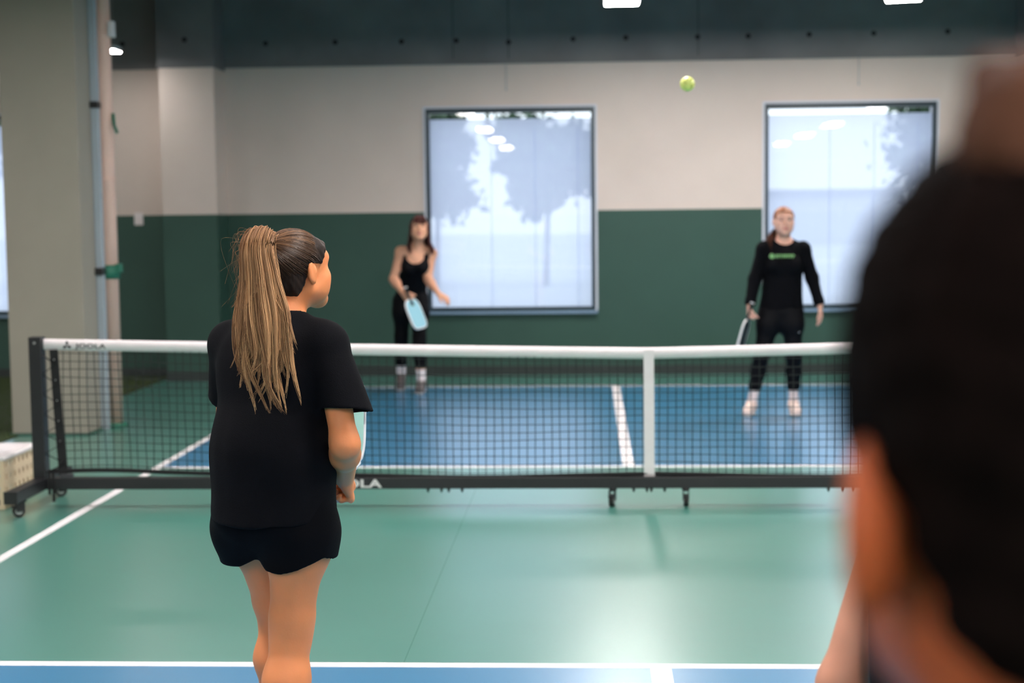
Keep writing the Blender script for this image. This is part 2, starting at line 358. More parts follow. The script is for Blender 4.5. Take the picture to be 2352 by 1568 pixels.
# ------------------------------------------------------------------ outside
gext = boxes('ground', [((-90, WY+TH, -0.35), (90, 160, -0.25))], ext_ground); tag(gext, kind='structure')
def tree(x, y, z0, h, rx, lab, n=4200):
    e = empty('tree', (x, y, -0.25), lab, 'tree', 'trees outside the windows')
    b = MB(); b.tube((0, 0, 0), (0.1, 0, z0+h*.5), .09, .05, 10)
    for k in range(5):
        a_ = k*1.26; b.tube((0.05, 0, z0+.1*k), (rx*.6*math.cos(a_), rx*.6*math.sin(a_), z0+h*.4+.2*k), .06, .02, 7)
    obj('trunk', b.mesh('trunk'), bark_m, e)
    cl = rng.normal(0, 1, (26, 3)); cl /= np.linalg.norm(cl, axis=1, keepdims=True); cl *= rng.uniform(.3, .95, (26, 1))
    cc = cl*A(rx, rx*.8, h/2)+A(0, 0, z0+h/2)
    p = cc[rng.integers(0, 26, n)]+rng.normal(0, 1, (n, 3))*A(rx, rx, h/2)*.17
    p = p[(p[:, 2] > z0-.2) & (rng.random(n) < np.clip((p[:, 2]-z0)/(h*.35)+.25, 0, 1))]; n = len(p)
    u = rng.normal(0, 1, (n, 3)); u /= np.linalg.norm(u, axis=1, keepdims=True)
    v = np.cross(u, rng.normal(0, 1, (n, 3))); v /= np.linalg.norm(v, axis=1, keepdims=True)
    s_ = rng.uniform(.10, .24, (n, 1)); V = np.stack([p-u*s_, p+v*s_*.6, p+u*s_, p-v*s_*.6], 1).reshape(-1, 3)
    o = obj('crown', mesh_np('crown', V, np.arange(n*4).reshape(-1, 4), False), leaf_m, e); o['kind'] = 'stuff'
for x, y, z0, h, rx, lab in (
        (-7.7, 33, 1.85, 2.9, 1.4, 'leafy tree seen at the far left of the left window'),
        (-4.4, 33.4, 1.8, 3.0, 1.4, 'leafy tree seen in the left half of the left window'),
        (-1.4, 33, 1.85, 2.9, 1.4, 'leafy tree seen in the right half of the left window'),
        (2.7, 33.4, 1.8, 2.9, 1.4, 'leafy tree seen at the right edge of the left window'),
        (10.2, 35, 1.6, 4.2, 2.4, 'leafy tree at the right side of the right window'),
        (6.0, 70, 1.2, 3.2, 1.6, 'small distant tree seen low in the right window behind the long-sleeved player'),
        (-18.0, 34, 1.5, 6.0, 3.2, 'leafy tree outside the window left of the pillar')): tree(x, y, z0, h, rx, lab)
bd = empty('low_building', (9.5, 85, -.25), 'pale low building far outside the right window', 'building')
boxes('building_wall', [((-9, 0, 0), (9, 8, 3.0))], ext_wall, bd); boxes('building_roof', [((-9.4, -.4, 3.0), (9.4, 8.4, 3.35))], ext_roof, bd)

# ------------------------------------------------------------------ the net
NY, NXC, HL = 0.85, 0.08, 3.41
net = empty('pickleball_net', (NXC, NY, 0), 'portable pickleball net with white top tape on a black wheeled frame', 'net')
def nobj(name, b, m, parent=net): return obj(name, b.mesh(name) if isinstance(b, MB) else b, m, parent)
b = MB(); b.box((-HL, -.032, .098), (HL, .032, .163), 0, .006); beam = nobj('beam', b, black_metal)
for sx in (-1, 1):
    b = MB(); b.box((sx*HL-.036, -.038, .098), (sx*HL+.036, .038, .957), 0, .006); post = nobj('post', b, black_metal)
    b = MB(); b.tube((sx*HL, -.038, .925), (sx*HL, -.042, .925), .007, n=10); nobj('screw', b, steel, post)
    b = MB(); b.box((sx*HL-.035, -.46, .098), (sx*HL+.035, .40, .163), 0, .005); ft = nobj('foot', b, black_metal)
    b = MB(); b.box((sx*HL-.037, -.467, .096), (sx*HL+.037, -.455, .165), 0, .002); nobj('end_cap', b, rubber, ft)
def caster(x, y, yaw, brake=True):
    c, s = math.cos(yaw), math.sin(yaw)
    T = Matrix.Translation((x, y, 0)) @ Matrix.Rotation(yaw, 4, 'Z')
    b = MB(); b.tube((0, 0, .088), (0, 0, .10), .022, n=14)
    b.box((-.035, -.017, .03), (.012, -.013, .088)); b.box((-.035, .013, .03), (.012, .017, .088)); b.box((-.02, -.017, .082), (.02, .017, .09))
    if brake: b.box((-.06, -.015, .055), (-.03, .015, .064), 0, .002)
    o = nobj('caster', b, black_metal); o.matrix_local = T
    b = MB(); b.tube((-.02, -.0125, .034), (-.02, .0125, .034), .034, n=22); wl = nobj('wheel', b, rubber, o)
    b = MB(); b.tube((-.02, -.0145, .034), (-.02, .0145, .034), .020, n=16); nobj('hub', b, steel, o)
for sx in (-1, 1):
    caster(sx*HL, -.30, .5); caster(sx*HL+.02, .30, 0.3)
    caster(sx*.2, -.01, 1.45+sx*.12)
def topz(x):                             # height of the tape along the net
    u = np.abs(np.asarray(x, float))/HL
    return .873+.073*u**1.15
def botz(x):
    u = np.abs(np.asarray(x, float))/HL
    return .180-.022*np.exp(-((u-.28)/.20)**2)+.022*np.exp(-((u-.9)/.12)**2)+.004*u
n = 120; xs_ = np.linspace(-HL+.04, HL-.04, n)
def band(name, zt, zb, y, th, m, parent=net, xs_=xs_):
    V = []; F = []
    wv = 0.0015*np.sin(xs_*7)+0.001*np.sin(xs_*17+1)
    for i, x in enumerate(xs_):
        for (yy, zz) in ((y-th, zb[i]), (y-th-.0012, (zb[i]+zt[i])/2), (y-th, zt[i]), (y+th, zt[i]), (y+th, zb[i])): V.append((x, yy+wv[i], zz))
    for i in range(len(xs_)-1):
        for k in range(5): F.append((i*5+k, i*5+(k+1) % 5, i*5+5+(k+1) % 5, i*5+5+k))
    return nobj(name, mesh_np(name, V, F), m, parent)
tape = band('top_tape', topz(xs_), topz(xs_)-.060, -.004, .005, white_tape)
bb = band('bottom_band', botz(xs_)+.012, botz(xs_)-.012, -.010, .004, black_fab)
b = MB(); b.prism([(-.028, .17), (.030, .17), (.028, .862), (-.028, .862)], -.0145, -.0125); b.box((-.029, -.0145, .16), (.03, .006, .176), 0, .002); strap = nobj('centre_strap', b, white_tape)
# the cords: each polyline is one cord; all are joined, far too many and thin to pick apart
xv = np.arange(-HL+.10, HL-.08, .0455)
M_ = 16
Pv = np.zeros((len(xv), M_, 3)); tt = np.linspace(0, 1, M_)
zt_, zb_ = topz(xv)-.055, botz(xv)
ph = rng.uniform(0, 6.3, len(xv))
Pv[:, :, 0] = xv[:, None]+.004*np.sin(tt*5+ph[:, None])*(np.abs(xv)[:, None]/HL*.8+.3)+.010*(1-tt)*np.sign(xv)[:, None]*0
Pv[:, :, 1] = -.004+.004*np.sin(xv[:, None]*3+tt*4)
Pv[:, :, 2] = zt_[:, None]*(1-tt)+zb_[:, None]*tt
Vv, Fv = tubes(Pv, .0025, 4)
nh = 15; xh = np.linspace(-HL+.09, HL-.09, 150); Ph = np.zeros((nh, 150, 3))
for k in range(nh):
    f = (k+.5)/nh
    Ph[k, :, 0] = xh; Ph[k, :, 1] = -.004+.004*np.sin(xh*3+f*4)
    Ph[k, :, 2] = (topz(xh)-.055)*(1-f)+botz(xh)*f+.0025*np.sin(xh*4+k)+.0015*np.sin(xh*11+k*2)
Vh, Fh = tubes(Ph, .0022, 4)
cords = nobj('net_mesh', mesh_np('net_mesh', np.concatenate([Vv, Vh]), np.concatenate([Fv, Fh+len(Vv)])), black_net); cords['kind'] = 'stuff'
for sx in (-1, 1):
    b = MB(); x = sx*(HL-.098)
    pts = [(x-.024-.0*sx, .885), (x+.024, .885), (x+.024-sx*.012, .55), (x+.022-sx*.030, .175), (x-.024-sx*.030, .175), (x-.024-sx*.012, .55)]
    b.prism(pts, -.014, -.006); sb = nobj('side_band', b, black_fab)
    b = MB()
    for k in range(6):
        z = .83-.115*k; xx = x-sx*.012*(.885-z)/.33
        b.tube((xx, -.0145, z), (xx, -.017, z), .004, n=8)
    nobj('grommet', b, steel, sb)
    zz = np.linspace(.86, .19, 13); P = np.zeros((1, 13, 3)); P[0, :, 2] = zz
    P[0, :, 0] = np.where(np.arange(13) % 2 == 0, sx*(HL-.03), x-sx*.006-sx*.010*(.885-zz)/.33*2); P[0, :, 1] = -.02
    Vl, Fl = tubes(P, .005, 5); nobj('lacing', mesh_np('lacing', Vl, Fl), black_fab)
    for dx, dz in ((.055, .07), (.078, .03)):
        b = MB(); b.box((sx*(HL-dx)-.008, -.036, dz), (sx*(HL-dx)+.008, -.033, .20), 0, .001); nobj('hanging_strap', b, black_fab)
    b = MB(); b.box((sx*(HL-.15)-.035, -.03, .163), (sx*(HL-.15)+.035, .0, .185), 0, .004); nobj('clip', b, grey_top)
for x in (-1.225, -1.15, -1.11, -1.035, -.085, -.012, .012, .085, .98, 1.06, 1.12, 1.2):
    b = MB(); b.tube((x, -.005, .099), (x, -.005, .075), .011, .005, 8); nobj('bolt', b, black_metal, beam)
# JOOLA prints on tape and beam, with the three-blade mark
def blade_mark(name, size, m, parent, loc):
    b = MB()
    for k in range(3):
        a_ = math.pi/2+k*2*math.pi/3
        d = A(math.cos(a_), math.sin(a_)); nrm = A(-d[1], d[0])
        p = [d*.06*size+nrm*.05*size, d*.34*size+nrm*.20*size, d*.62*size, d*.34*size-nrm*.20*size, d*.06*size-nrm*.05*size]
        b.prism([tuple(q) for q in p], 0, -.0012)
    o = obj(name, b.mesh(name), m, parent); o.location = loc; return o
zt0 = float(topz(-3.1))-.047
lg = obj('logo_print', text_mesh('logo_print', 'JOOLA', .036, .025, 1.48), ink, tape); lg.location = (-3.195+.01, -.0112, zt0+.0015)
lg.rotation_euler = (0, math.radians(1.25), 0)
blade_mark('logo_mark', .045, ink, tape, (-3.235, -.0105, zt0+.016))
lg2 = obj('logo_print', text_mesh('logo_print', 'JOOLA', .062, .03, 1.62), wink, beam); lg2.location = (-1.80, -.0328, .108)
lg2.scale = (1, 1, 1)

# ------------------------------------------------------------------ crate of balls
cr = empty('storage_crate', (-3.735, .99, 0), 'cream plastic crate with square holes and a white lid beside the net post', 'crate')
def crate_wall(wd, ht, cols, rows):      # a wall with square holes, in x,z, thickness in y
    b = MB(); xs1 = [-wd/2]; hw, hh = .024, .032
    for k in range(cols):
        c_ = -wd/2+wd*(k+.5)/cols; xs1 += [c_-hw/2, c_+hw/2]
    xs1.append(wd/2); zs1 = [0.0]
    for k in range(rows):
        c_ = ht*(k+.55)/rows; zs1 += [c_-hh/2, c_+hh/2]
    zs1.append(ht)
    for i in range(len(xs1)-1):
        for j in range(len(zs1)-1):
            if i % 2 == 1 and j % 2 == 1: continue
            b.box((xs1[i], -.004, zs1[j]), (xs1[i+1], .004, zs1[j+1]))
    bmesh.ops.remove_doubles(b.bm, verts=b.bm.verts, dist=.0001)
    return b.mesh('side_wall')
m1 = crate_wall(.46, .275, 7, 4); m2 = crate_wall(.50, .275, 8, 4)
for me in (m1, m2): me.materials.append(crate_m)
for (x, y, rz, me) in ((0, -.25, 0, m1), (0, .25, 0, m1), (.23, 0, 90, m2), (-.23, 0, 90, m2)):
    o = obj('side_wall', me, None, cr); o.location = (x, y, .004); o.rotation_euler = (0, 0, math.radians(rz))
b = MB(); b.box((-.23, -.25, 0), (.23, .25, .008)); obj('bottom', b.mesh('bottom'), crate_m, cr)
b = MB(); b.box((-.242, -.262, .275), (.242, .262, .30), 0, .008); b.box((-.20, -.22, .30), (.20, .22, .306), 0, .002); obj('lid', b.mesh('lid'), lid_m, cr)

# ------------------------------------------------------------------ ball in the air
def ball_mesh():
    bm = bmesh.new(); bmesh.ops.create_icosphere(bm, subdivisions=4, radius=.037)
    g = (1+5**.5)/2; dirs = []
    for s1 in (-1, 1):
        for s2 in (-1, 1): dirs += [Vector((0, s1, s2*g)), Vector((s1, s2*g, 0)), Vector((s2*g, 0, s1))]
    for f in list({f for f in bm.faces for d in dirs if f.calc_center_median().normalized().angle(d) < .125}): bm.faces.remove(f)
    for f in bm.faces: f.smooth = True
    me = bpy.data.meshes.new('ball'); bm.to_mesh(me); bm.free(); return me
bl = obj('pickleball', ball_mesh(), ball_m); bl.location = (.258, .30, 2.250); bl.rotation_euler = (.3, .5, .2)
tag(bl, 'yellow-green pickleball with round holes in mid air above the net', 'ball')
md = bl.modifiers.new('shell', 'SOLIDIFY'); md.thickness = .002
#PEOPLE
# ------------------------------------------------------------------ implicit surfaces for bodies and clothes
def nz(v): v = np.asarray(v, float); return v/np.linalg.norm(v)
class Field:
    def __init__(s): s.ops = []
    def cone(s, a, b, ra, rb=None, k=.03, flat=None, sub=False):
        s.ops.append(('c', np.asarray(a, float), np.asarray(b, float), ra, ra if rb is None else rb, k, flat, sub)); return s
    def ell(s, c, r, R=None, k=.03, sub=False):
        r = (r, r, r) if np.isscalar(r) else r
        s.ops.append(('e', np.asarray(c, float), np.asarray(r, float), np.eye(3) if R is None else np.asarray(R, float), k, sub)); return s
    def cut(s, fn, k=.004): s.ops.append(('f', fn, k)); return s
    def shell(s, th): s.ops.append(('s', th)); return s
    def bounds(s):
        lo, hi = np.full(3, 9e9), np.full(3, -9e9)
        for o in s.ops:
            if o[0] == 'c' and not o[7]:
                r = max(o[3], o[4])*1.0
                lo = np.minimum(lo, np.minimum(o[1], o[2])-r); hi = np.maximum(hi, np.maximum(o[1], o[2])+r)
            if o[0] == 'e' and not o[5]:
                lo = np.minimum(lo, o[1]-o[2].max()); hi = np.maximum(hi, o[1]+o[2].max())
        return lo, hi
class Grid:
    def __init__(s, lo, hi, h):
        s.h = h; s.lo = np.asarray(lo)-3*h; n = np.ceil((np.asarray(hi)-s.lo)/h).astype(int)+4
        s.n = n; s.ax = [(s.lo[i]+h*np.arange(n[i])).astype(np.float32) for i in range(3)]
    def sl(s, lo, hi):
        a = np.clip(np.floor((lo-s.lo)/s.h).astype(int), 0, s.n); b = np.clip(np.ceil((hi-s.lo)/s.h).astype(int)+1, 0, s.n)
        return tuple(slice(int(a[i]), int(b[i])) for i in range(3))
    def pts(s, sl): return (s.ax[0][sl[0]][:, None, None], s.ax[1][sl[1]][None, :, None], s.ax[2][sl[2]][None, None, :])
def smin(a, b, k):
    h = np.maximum(k-np.abs(a-b), 0)/k
    return np.minimum(a, b)-h*h*(k*.25)
def evalf(F, G):
    V = np.full(tuple(G.n), .08, np.float32); mar = 5*G.h
    full = tuple(slice(0, int(q)) for q in G.n)
    for o in F.ops:
        if o[0] == 's': V = np.maximum(V, -(V+o[1])); continue
        if o[0] == 'f':
            X = G.pts(full); d = o[1](*X).astype(np.float32); V = -smin(-V, -d, o[2]); continue
        if o[0] == 'c':
            _, a, b, ra, rb, k, flat, sub = o
            m = max(ra, rb)+k+mar; sl = G.sl(np.minimum(a, b)-m, np.maximum(a, b)+m)
            if any(q.stop <= q.start for q in sl): continue
            x, y, z = G.pts(sl); ab = b-a; L2 = float(ab@ab)+1e-12
            px, py, pz = x-a[0], y-a[1], z-a[2]
            t = np.clip((px*ab[0]+py*ab[1]+pz*ab[2])/L2, 0, 1)
            vx, vy, vz = px-t*ab[0], py-t*ab[1], pz-t*ab[2]
            sc = 1.0
            if flat is not None:
                n, f = flat; q = (vx*n[0]+vy*n[1]+vz*n[2])*(1/f-1)
                vx, vy, vz = vx+q*n[0], vy+q*n[1], vz+q*n[2]; sc = (1+f)/2 if f < 1 else 1
            d = (np.sqrt(vx*vx+vy*vy+vz*vz)-(ra+(rb-ra)*t))*sc
        else:
            _, c, r, R, k, sub = o
            m = r.max()+k+mar; sl = G.sl(c-m, c+m)
            if any(q.stop <= q.start for q in sl): continue
            x, y, z = G.pts(sl); px, py, pz = x-c[0], y-c[1], z-c[2]
            u = [px*R[0, i]+py*R[1, i]+pz*R[2, i] for i in range(3)]
            k0 = np.sqrt(sum((u[i]/r[i])**2 for i in range(3))); k1 = np.sqrt(sum((u[i]/r[i]**2)**2 for i in range(3)))+1e-9
            d = k0*(k0-1)/k1
        d = d.astype(np.float32)
        V[sl] = smin(V[sl], d, k) if not sub else -smin(-V[sl], d, k)
    return V
def surf(V, G, relax=2):
    S = V < 0
    n = V.shape
    c = np.zeros(tuple(q-1 for q in n), np.int8)
    for i in (0, 1):
        for j in (0, 1):
            for k in (0, 1): c += S[i:n[0]-1+i, j:n[1]-1+j, k:n[2]-1+k]
    I = np.nonzero((c > 0) & (c < 8)); N = len(I[0])
    idm = np.full(c.shape, -1, np.int32); idm[I] = np.arange(N)
    cor = {(i, j, k): V[I[0]+i, I[1]+j, I[2]+k] for i in (0, 1) for j in (0, 1) for k in (0, 1)}
    acc = np.zeros((N, 3)); cnt = np.zeros(N)
    for p in cor:
        for ax in range(3):
            if p[ax] == 0:
                q = list(p); q[ax] = 1; q = tuple(q); a, b = cor[p], cor[q]
                m = (a < 0) != (b < 0); t = np.where(m, a/np.where(m, a-b, 1), 0)
                pt = np.tile(np.array(p, float), (N, 1)); pt[:, ax] += t
                acc += np.where(m[:, None], pt, 0); cnt += m
    P = (np.stack(I, 1)+acc/cnt[:, None])*G.h+G.lo
    Q = []
    for ax in range(3):
        sl0 = [slice(1, -1)]*3; sl1 = [slice(1, -1)]*3; sl0[ax] = slice(0, n[ax]-1); sl1[ax] = slice(1, n[ax])
        a, b = S[tuple(sl0)], S[tuple(sl1)]
        e = np.nonzero(a != b)
        ii = [e[0]+1, e[1]+1, e[2]+1]; ii[ax] = e[ax]
        o1, o2 = [q for q in range(3) if q != ax]
        def cell(d1, d2):
            q = [v.copy() for v in ii]; q[o1] -= d1; q[o2] -= d2; return idm[tuple(q)]
        f = np.stack([cell(1, 1), cell(0, 1), cell(0, 0), cell(1, 0)], 1)
        flip = (a[e] == False) if ax != 1 else (a[e] == True)
        f[flip] = f[flip][:, ::-1]; Q.append(f)
    F = np.concatenate(Q); F = F[(F >= 0).all(1)]
    for _ in range(relax):
        s = np.zeros_like(P); m = np.zeros(N)
        for i, j in ((0, 1), (1, 2), (2, 3), (3, 0)):
            for a, b in ((i, j), (j, i)):
                for d in range(3): s[:, d] += np.bincount(F[:, a], P[F[:, b], d], N)
                m += np.bincount(F[:, a], minlength=N)
        P = P*.45+.55*s/np.maximum(m, 1)[:, None]
    return P, F
def vnormals(P, F):
    a, b, c, d = (P[F[:, i]] for i in range(4)); fn = np.cross(c-a, d-b); N = np.zeros_like(P)
    for i in range(4):
        for q in range(3): N[:, q] += np.bincount(F[:, i], fn[:, q], len(P))
    return N/(np.linalg.norm(N, axis=1, keepdims=True)+1e-12)
def solid(name, fields, h, m, parent, relax=2, wrinkle=None, col=None, kj=.004):
    fields = fields if isinstance(fields, (list, tuple)) else [fields]
    bs = [f.bounds() for f in fields]; G = Grid(np.min([q[0] for q in bs], 0), np.max([q[1] for q in bs], 0), h)
    V = None
    for f in fields:
        v = evalf(f, G); V = v if V is None else smin(V, v, kj)
    P, F = surf(V, G, relax)
    if wrinkle is not None: P = P+vnormals(P, F)*wrinkle(P)[:, None]
    return obj(name, mesh_np(name, P, F, True, col=None if col is None else col(P)), m, parent)

# ------------------------------------------------------------------ anatomy
def rotz(a): c, s = math.cos(a), math.sin(a); return np.array([[c, -s, 0], [s, c, 0], [0, 0, 1]])
def rotx(a): c, s = math.cos(a), math.sin(a); return np.array([[1, 0, 0], [0, c, -s], [0, s, c]])
def roty(a): c, s = math.cos(a), math.sin(a); return np.array([[c, 0, s], [0, 1, 0], [-s, 0, c]])
class Pose: pass
def pose(**k):
    p = Pose(); p.s = 1.0; p.bust = .05
    for a, v in k.items(): setattr(p, a, A(*v) if isinstance(v, tuple) else v)
    p.fw = nz(p.fw); p.rt = nz(np.cross(p.fw, A(0, 0, 1)))
    return p
def torso(F, p, off=0.0, ws=1.0, glute=True, upper=True):
    fw, rt, s = p.fw, p.rt, p.s
    up = nz(p.chest-p.pelvis); fl = nz(fw-up*(fw@up))
    F.cone(p.pelvis-up*.03, p.waist, .150*s*ws+off, .112*s*ws+off, .05, (fl, .70))
    F.cone(p.waist, p.chest, .112*s*ws+off, .132*s*ws+off, .05, (fl, .74))
    if upper:
        F.cone(p.chest, p.neck-up*.045, .132*s*ws+off, .070*s+off, .05, (fl, .74))
        m = (p.shR+p.shL)/2
        F.cone(m+(p.shR-m)*.9, m+(p.shL-m)*.9, .042*s+off, None, .05)
        F.cone(m+(p.shR-m)*.6, p.neck+rt*.015-up*.03, .036*s+off, .036*s+off, .05); F.cone(m+(p.shL-m)*.6, p.neck-rt*.015-up*.03, .036*s+off, None, .05)
        for q in (-1, 1): F.ell(p.chest-fl*.055*s+rt*q*.07*s+up*.04, A(.065, .045, .09)*s+off, np.stack([rt, fl, np.cross(rt, fl)], 1), .04)
    if p.bust:
        for q in (-1, 1): F.ell(p.chest+fl*.075*s+rt*q*.062*s-up*.005, p.bust*s+off, None, .04)
    if glute:
        for q in (-1, 1): F.ell(p.pelvis-fl*.055*s+rt*q*.068*s-up*.045, .082*s+off, None, .04)
def leg(F, p, h, k, a, off=0.0, th=.084, kn=.052, cf=.053, an=.034, stop=1.0):
    s = p.s; d = nz(a-k); back = -nz(p.fw-d*(p.fw@d))
    F.cone(h, k+(h-k)*.15, th*s+off, kn*s+.004+off, .04); F.ell(h*.75+k*.25+p.fw*.012, (th*.98*s+off), None, .05)
    F.cone(k+(h-k)*.15, k, kn*s+.004+off, kn*s+off, .03)
    m = k+(a-k)*.32+back*.014
    F.cone(k, m, kn*s*.95+off, cf*s+off, .03); F.cone(m, k+(a-k)*.62+back*.004, cf*s+off, cf*.78*s+off, .03)
    F.cone(k+(a-k)*.62+back*.004, a, cf*.78*s+off, an*s+off, .03)
def arm(F, p, sh, el, wr, off=0.0, ua=.046, eb=.036, fa=.038, w=.025):
    s = p.s
    F.ell(sh, ua*1.1*s+off, None, .035); F.cone(sh, el, ua*s+off, eb*s+off, .03)
    m = el+(wr-el)*.28; F.cone(el, m, eb*s*.97+off, fa*s+off, .035); F.cone(m, wr, fa*s+off, w*s+off, .03)
def hand(F, wr, d, n, thumb, curl=(.5, .5, .4), s=1.0, spread=.012, thumb_in=.4, thumb_out=.7):
    # d: towards the knuckles, n: the way the palm faces, thumb: side of the thumb
    d = nz(d); n = nz(n-d*(n@d)); t = nz(np.cross(d, n)); t = t if t@thumb > 0 else -t
    k0 = wr+d*.085*s
    F.cone(wr, wr+d*.03*s, .024*s, .030*s, .012, (n, .62))
    F.cone(wr+d*.025*s+t*.012*s, k0+t*.020*s, .021*s, .019*s, .014, (n, .72)); F.cone(wr+d*.025*s-t*.012*s, k0-t*.022*s, .020*s, .017*s, .014, (n, .72))
    ln = (.074, .082, .076, .060); off = (.030, .0095, -.011, -.030)
    for i in range(4):
        b = k0+t*off[i]*s-d*(.012*s if i == 3 else .003*s*(i != 1)); a_ = 0.0; q = b
        for j in range(3):
            a_ += curl[j]*(1+.06*i); dd = d*math.cos(a_)+n*math.sin(a_)+t*spread*(1.5-i)*2
            e = q+nz(dd)*ln[i]*s*(.46, .30, .24)[j]
            F.cone(q, e, (.0098-.0009*j)*s, (.0092-.0011*j)*s, .0045); q = e
    b = wr+d*.028*s+t*.022*s
    e1 = b+nz(d*.75+t*thumb_out+n*thumb_in*.5)*.040*s; e2 = e1+nz(d*.9+t*(thumb_out-.45)+n*thumb_in)*.032*s; e3 = e2+nz(d*.9-t*.15+n*thumb_in*1.3)*.024*s
    F.cone(b, e1, .016*s, .0115*s, .010); F.cone(e1, e2, .0115*s, .0100*s, .006); F.cone(e2, e3, .0100*s, .0075*s, .005)
def head(F, c, R, s=1.0, neck=None, nr=.050):
    W = lambda *v: c+R@(A(*v)*s)
    F.ell(W(0, -.012, .030), A(.073, .093, .082)*s, R, .03)
    F.ell(W(0, .030, -.030), A(.059, .060, .078)*s, R, .03)
    for q in (-1, 1):
        F.cone(W(q*.048, .005, -.055), W(q*.012, .070, -.094), .020*s, .017*s, .025)
        F.ell(W(q*.042, .062, -.020), A(.023, .022, .022)*s, R, .02); F.ell(W(q*.046, .048, -.052), A(.020, .024, .028)*s, R, .03); F.ell(W(q*.040, .050, .038), A(.022, .028, .032)*s, R, .03)
    F.ell(W(0, .074, -.088), A(.020, .016, .016)*s, R, .03)
    F.cone(W(-.036, .078, .030), W(.036, .078, .030), .013*s, None, .02)
    for q in (-1, 1): F.ell(W(q*.032, .097, .010), A(.017, .014, .0115)*s, R, .012, True)
    F.cone(W(0, .085, .014), W(0, .105, -.028), .0075*s, .0105*s, .010)
    for q in (-1, 1): F.ell(W(q*.011, .094, -.031), A(.008, .010, .007)*s, R, .006)
    F.ell(W(0, .085, -.060), A(.026, .012, .014)*s, R, .012)
    for q in (-1, 1):                      # ears
        Re = R@rotz(q*.42)@rotx(-.18)
        F.ell(W(q*.078, -.010, .000), A(.0075, .019, .031)*s, Re, .005); F.ell(W(q*.077, -.004, -.026), A(.007, .011, .012)*s, Re, .006)
        F.ell(W(q*.0865, -.003, .003), A(.0075, .0120, .020)*s, Re, .003, True)
        F.ell(W(q*.072, -.002, -.002), A(.012, .015, .020)*s, R, .008)
    if neck is not None:
        F.cone(neck, W(0, -.022, -.055), nr*1.12*s, nr*s, .035)
def face_parts(parent, c, R, s, lipc, browc, iris=(.03, .02, .015)):
    W = lambda *v: c+R@(A(*v)*s)
    em = mat('eye_white', (.75, .74, .72), .2); im = mat('eye_iris', iris, .2)
    for q in (-1, 1):
        bm = bmesh.new(); bmesh.ops.create_uvsphere(bm, u_segments=16, v_segments=10, radius=.0125*s)
        for f in bm.faces: f.smooth = True; f.material_index = 1 if f.calc_center_median().normalized().y > .82 else 0
        me = bpy.data.meshes.new('eye'); bm.to_mesh(me); bm.free()
        o = obj('eye', me, [em, im], parent); M4 = Matrix([list(R[i])+[W(q*.032, .0725, .010)[i]] for i in range(3)]+[[0, 0, 0, 1]]); o.matrix_local = parent_inv(parent) @ M4
        t = np.linspace(0, 1, 9); P = np.stack([W(q*(.014+.034*u), .0955-.016*u*u-.004*u, .030+.006*math.sin(u*2.6)) for u in t])[None]
        V_, F_ = tubes(P, .0032*s*np.sin(np.pi*np.clip(t*.9+.08, 0, 1))[None]**.5, 6); rel(obj('eyebrow', mesh_np('eyebrow', V_, F_), browc, parent))
    Fl = Field(); Fl.cone(W(-.021, .090, -.058), W(0, .0985, -.0555), .0040*s, .0055*s, .004); Fl.cone(W(.021, .090, -.058), W(0, .0985, -.0555), .0040*s, .0055*s, .004)
    Fl.cone(W(-.019, .090, -.062), W(0, .098, -.0675), .0042*s, .0062*s, .003); Fl.cone(W(.019, .090, -.062), W(0, .098, -.0675), .0042*s, .0062*s, .003)
    rel(solid('lips', Fl, .0016, lipc, parent, 1))
def parent_inv(p): return Matrix.Translation(-Vector(p.location))
def rel(o):                               # meshes are laid out in world space: shift them into the parent's frame
    p = o.parent
    while p.parent is not None: p = p.parent
    o.location = -Vector(p.location) if o.parent == p else (0, 0, 0); return o
def hair_cap(name, c, R, s, line, m, parent, grow=.011, h=.004, extra=None, wob=.0015, back=0.0):
    # line: (y,z) side profile of the hairline; hair is kept above it
    ly = np.array([q[0] for q in line])*s; lz = np.array([q[1] for q in line])*s
    F = Field(); W = lambda *v: c+R@(A(*v)*s)
    F.ell(W(0, -.012-back*.5, .030), A(.073+grow, .093+grow+back*.5, .082+grow)*s, R, .02)
    F.ell(W(0, -.035, -.035), A(.060+grow*.6, .050+grow*.7, .055)*s, R, .03)
    for q in (-1, 1): F.ell(W(q*.040, .050, .038), A(.022+grow, .028+grow, .032+grow)*s, R, .03)
    def cutf(x, y, z):
        dx, dy, dz = x-c[0], y-c[1], z-c[2]
        v = dx*R[0, 1]+dy*R[1, 1]+dz*R[2, 1]; wv = dx*R[0, 2]+dy*R[1, 2]+dz*R[2, 2]
        return (np.interp(v, ly, lz)-wv)*.75
    F.cut(cutf, .006)
    if extra: extra(F, W)
    return rel(solid(name, F, h, m, parent, 1, lambda P: wob*np.sin(P[:, 0]*260+P[:, 2]*90)*np.sin(P[:, 2]*140+P[:, 1]*180)))
def strands(name, P, R, col, m, parent, sides=3):
    V, F = tubes(P, R, sides)
    c = np.repeat(np.asarray(col).reshape(-1, 3), sides, 0)
    return rel(obj(name, mesh_np(name, V, F, True, col=c), m, parent))
def spline(pts, n):                        # Catmull-Rom through the points
    pts = np.asarray(pts, float); k = len(pts); t = np.linspace(0, k-1-1e-6, n); i = t.astype(int); u = (t-i)[:, None]
    g = lambda j: pts[np.clip(j, 0, k-1)]
    p0, p1, p2, p3 = g(i-1), g(i), g(i+1), g(i+2)
    return .5*(2*p1+(p2-p0)*u+(2*p0-5*p1+4*p2-p3)*u*u+(3*p1-p0-3*p2+p3)*u**3)
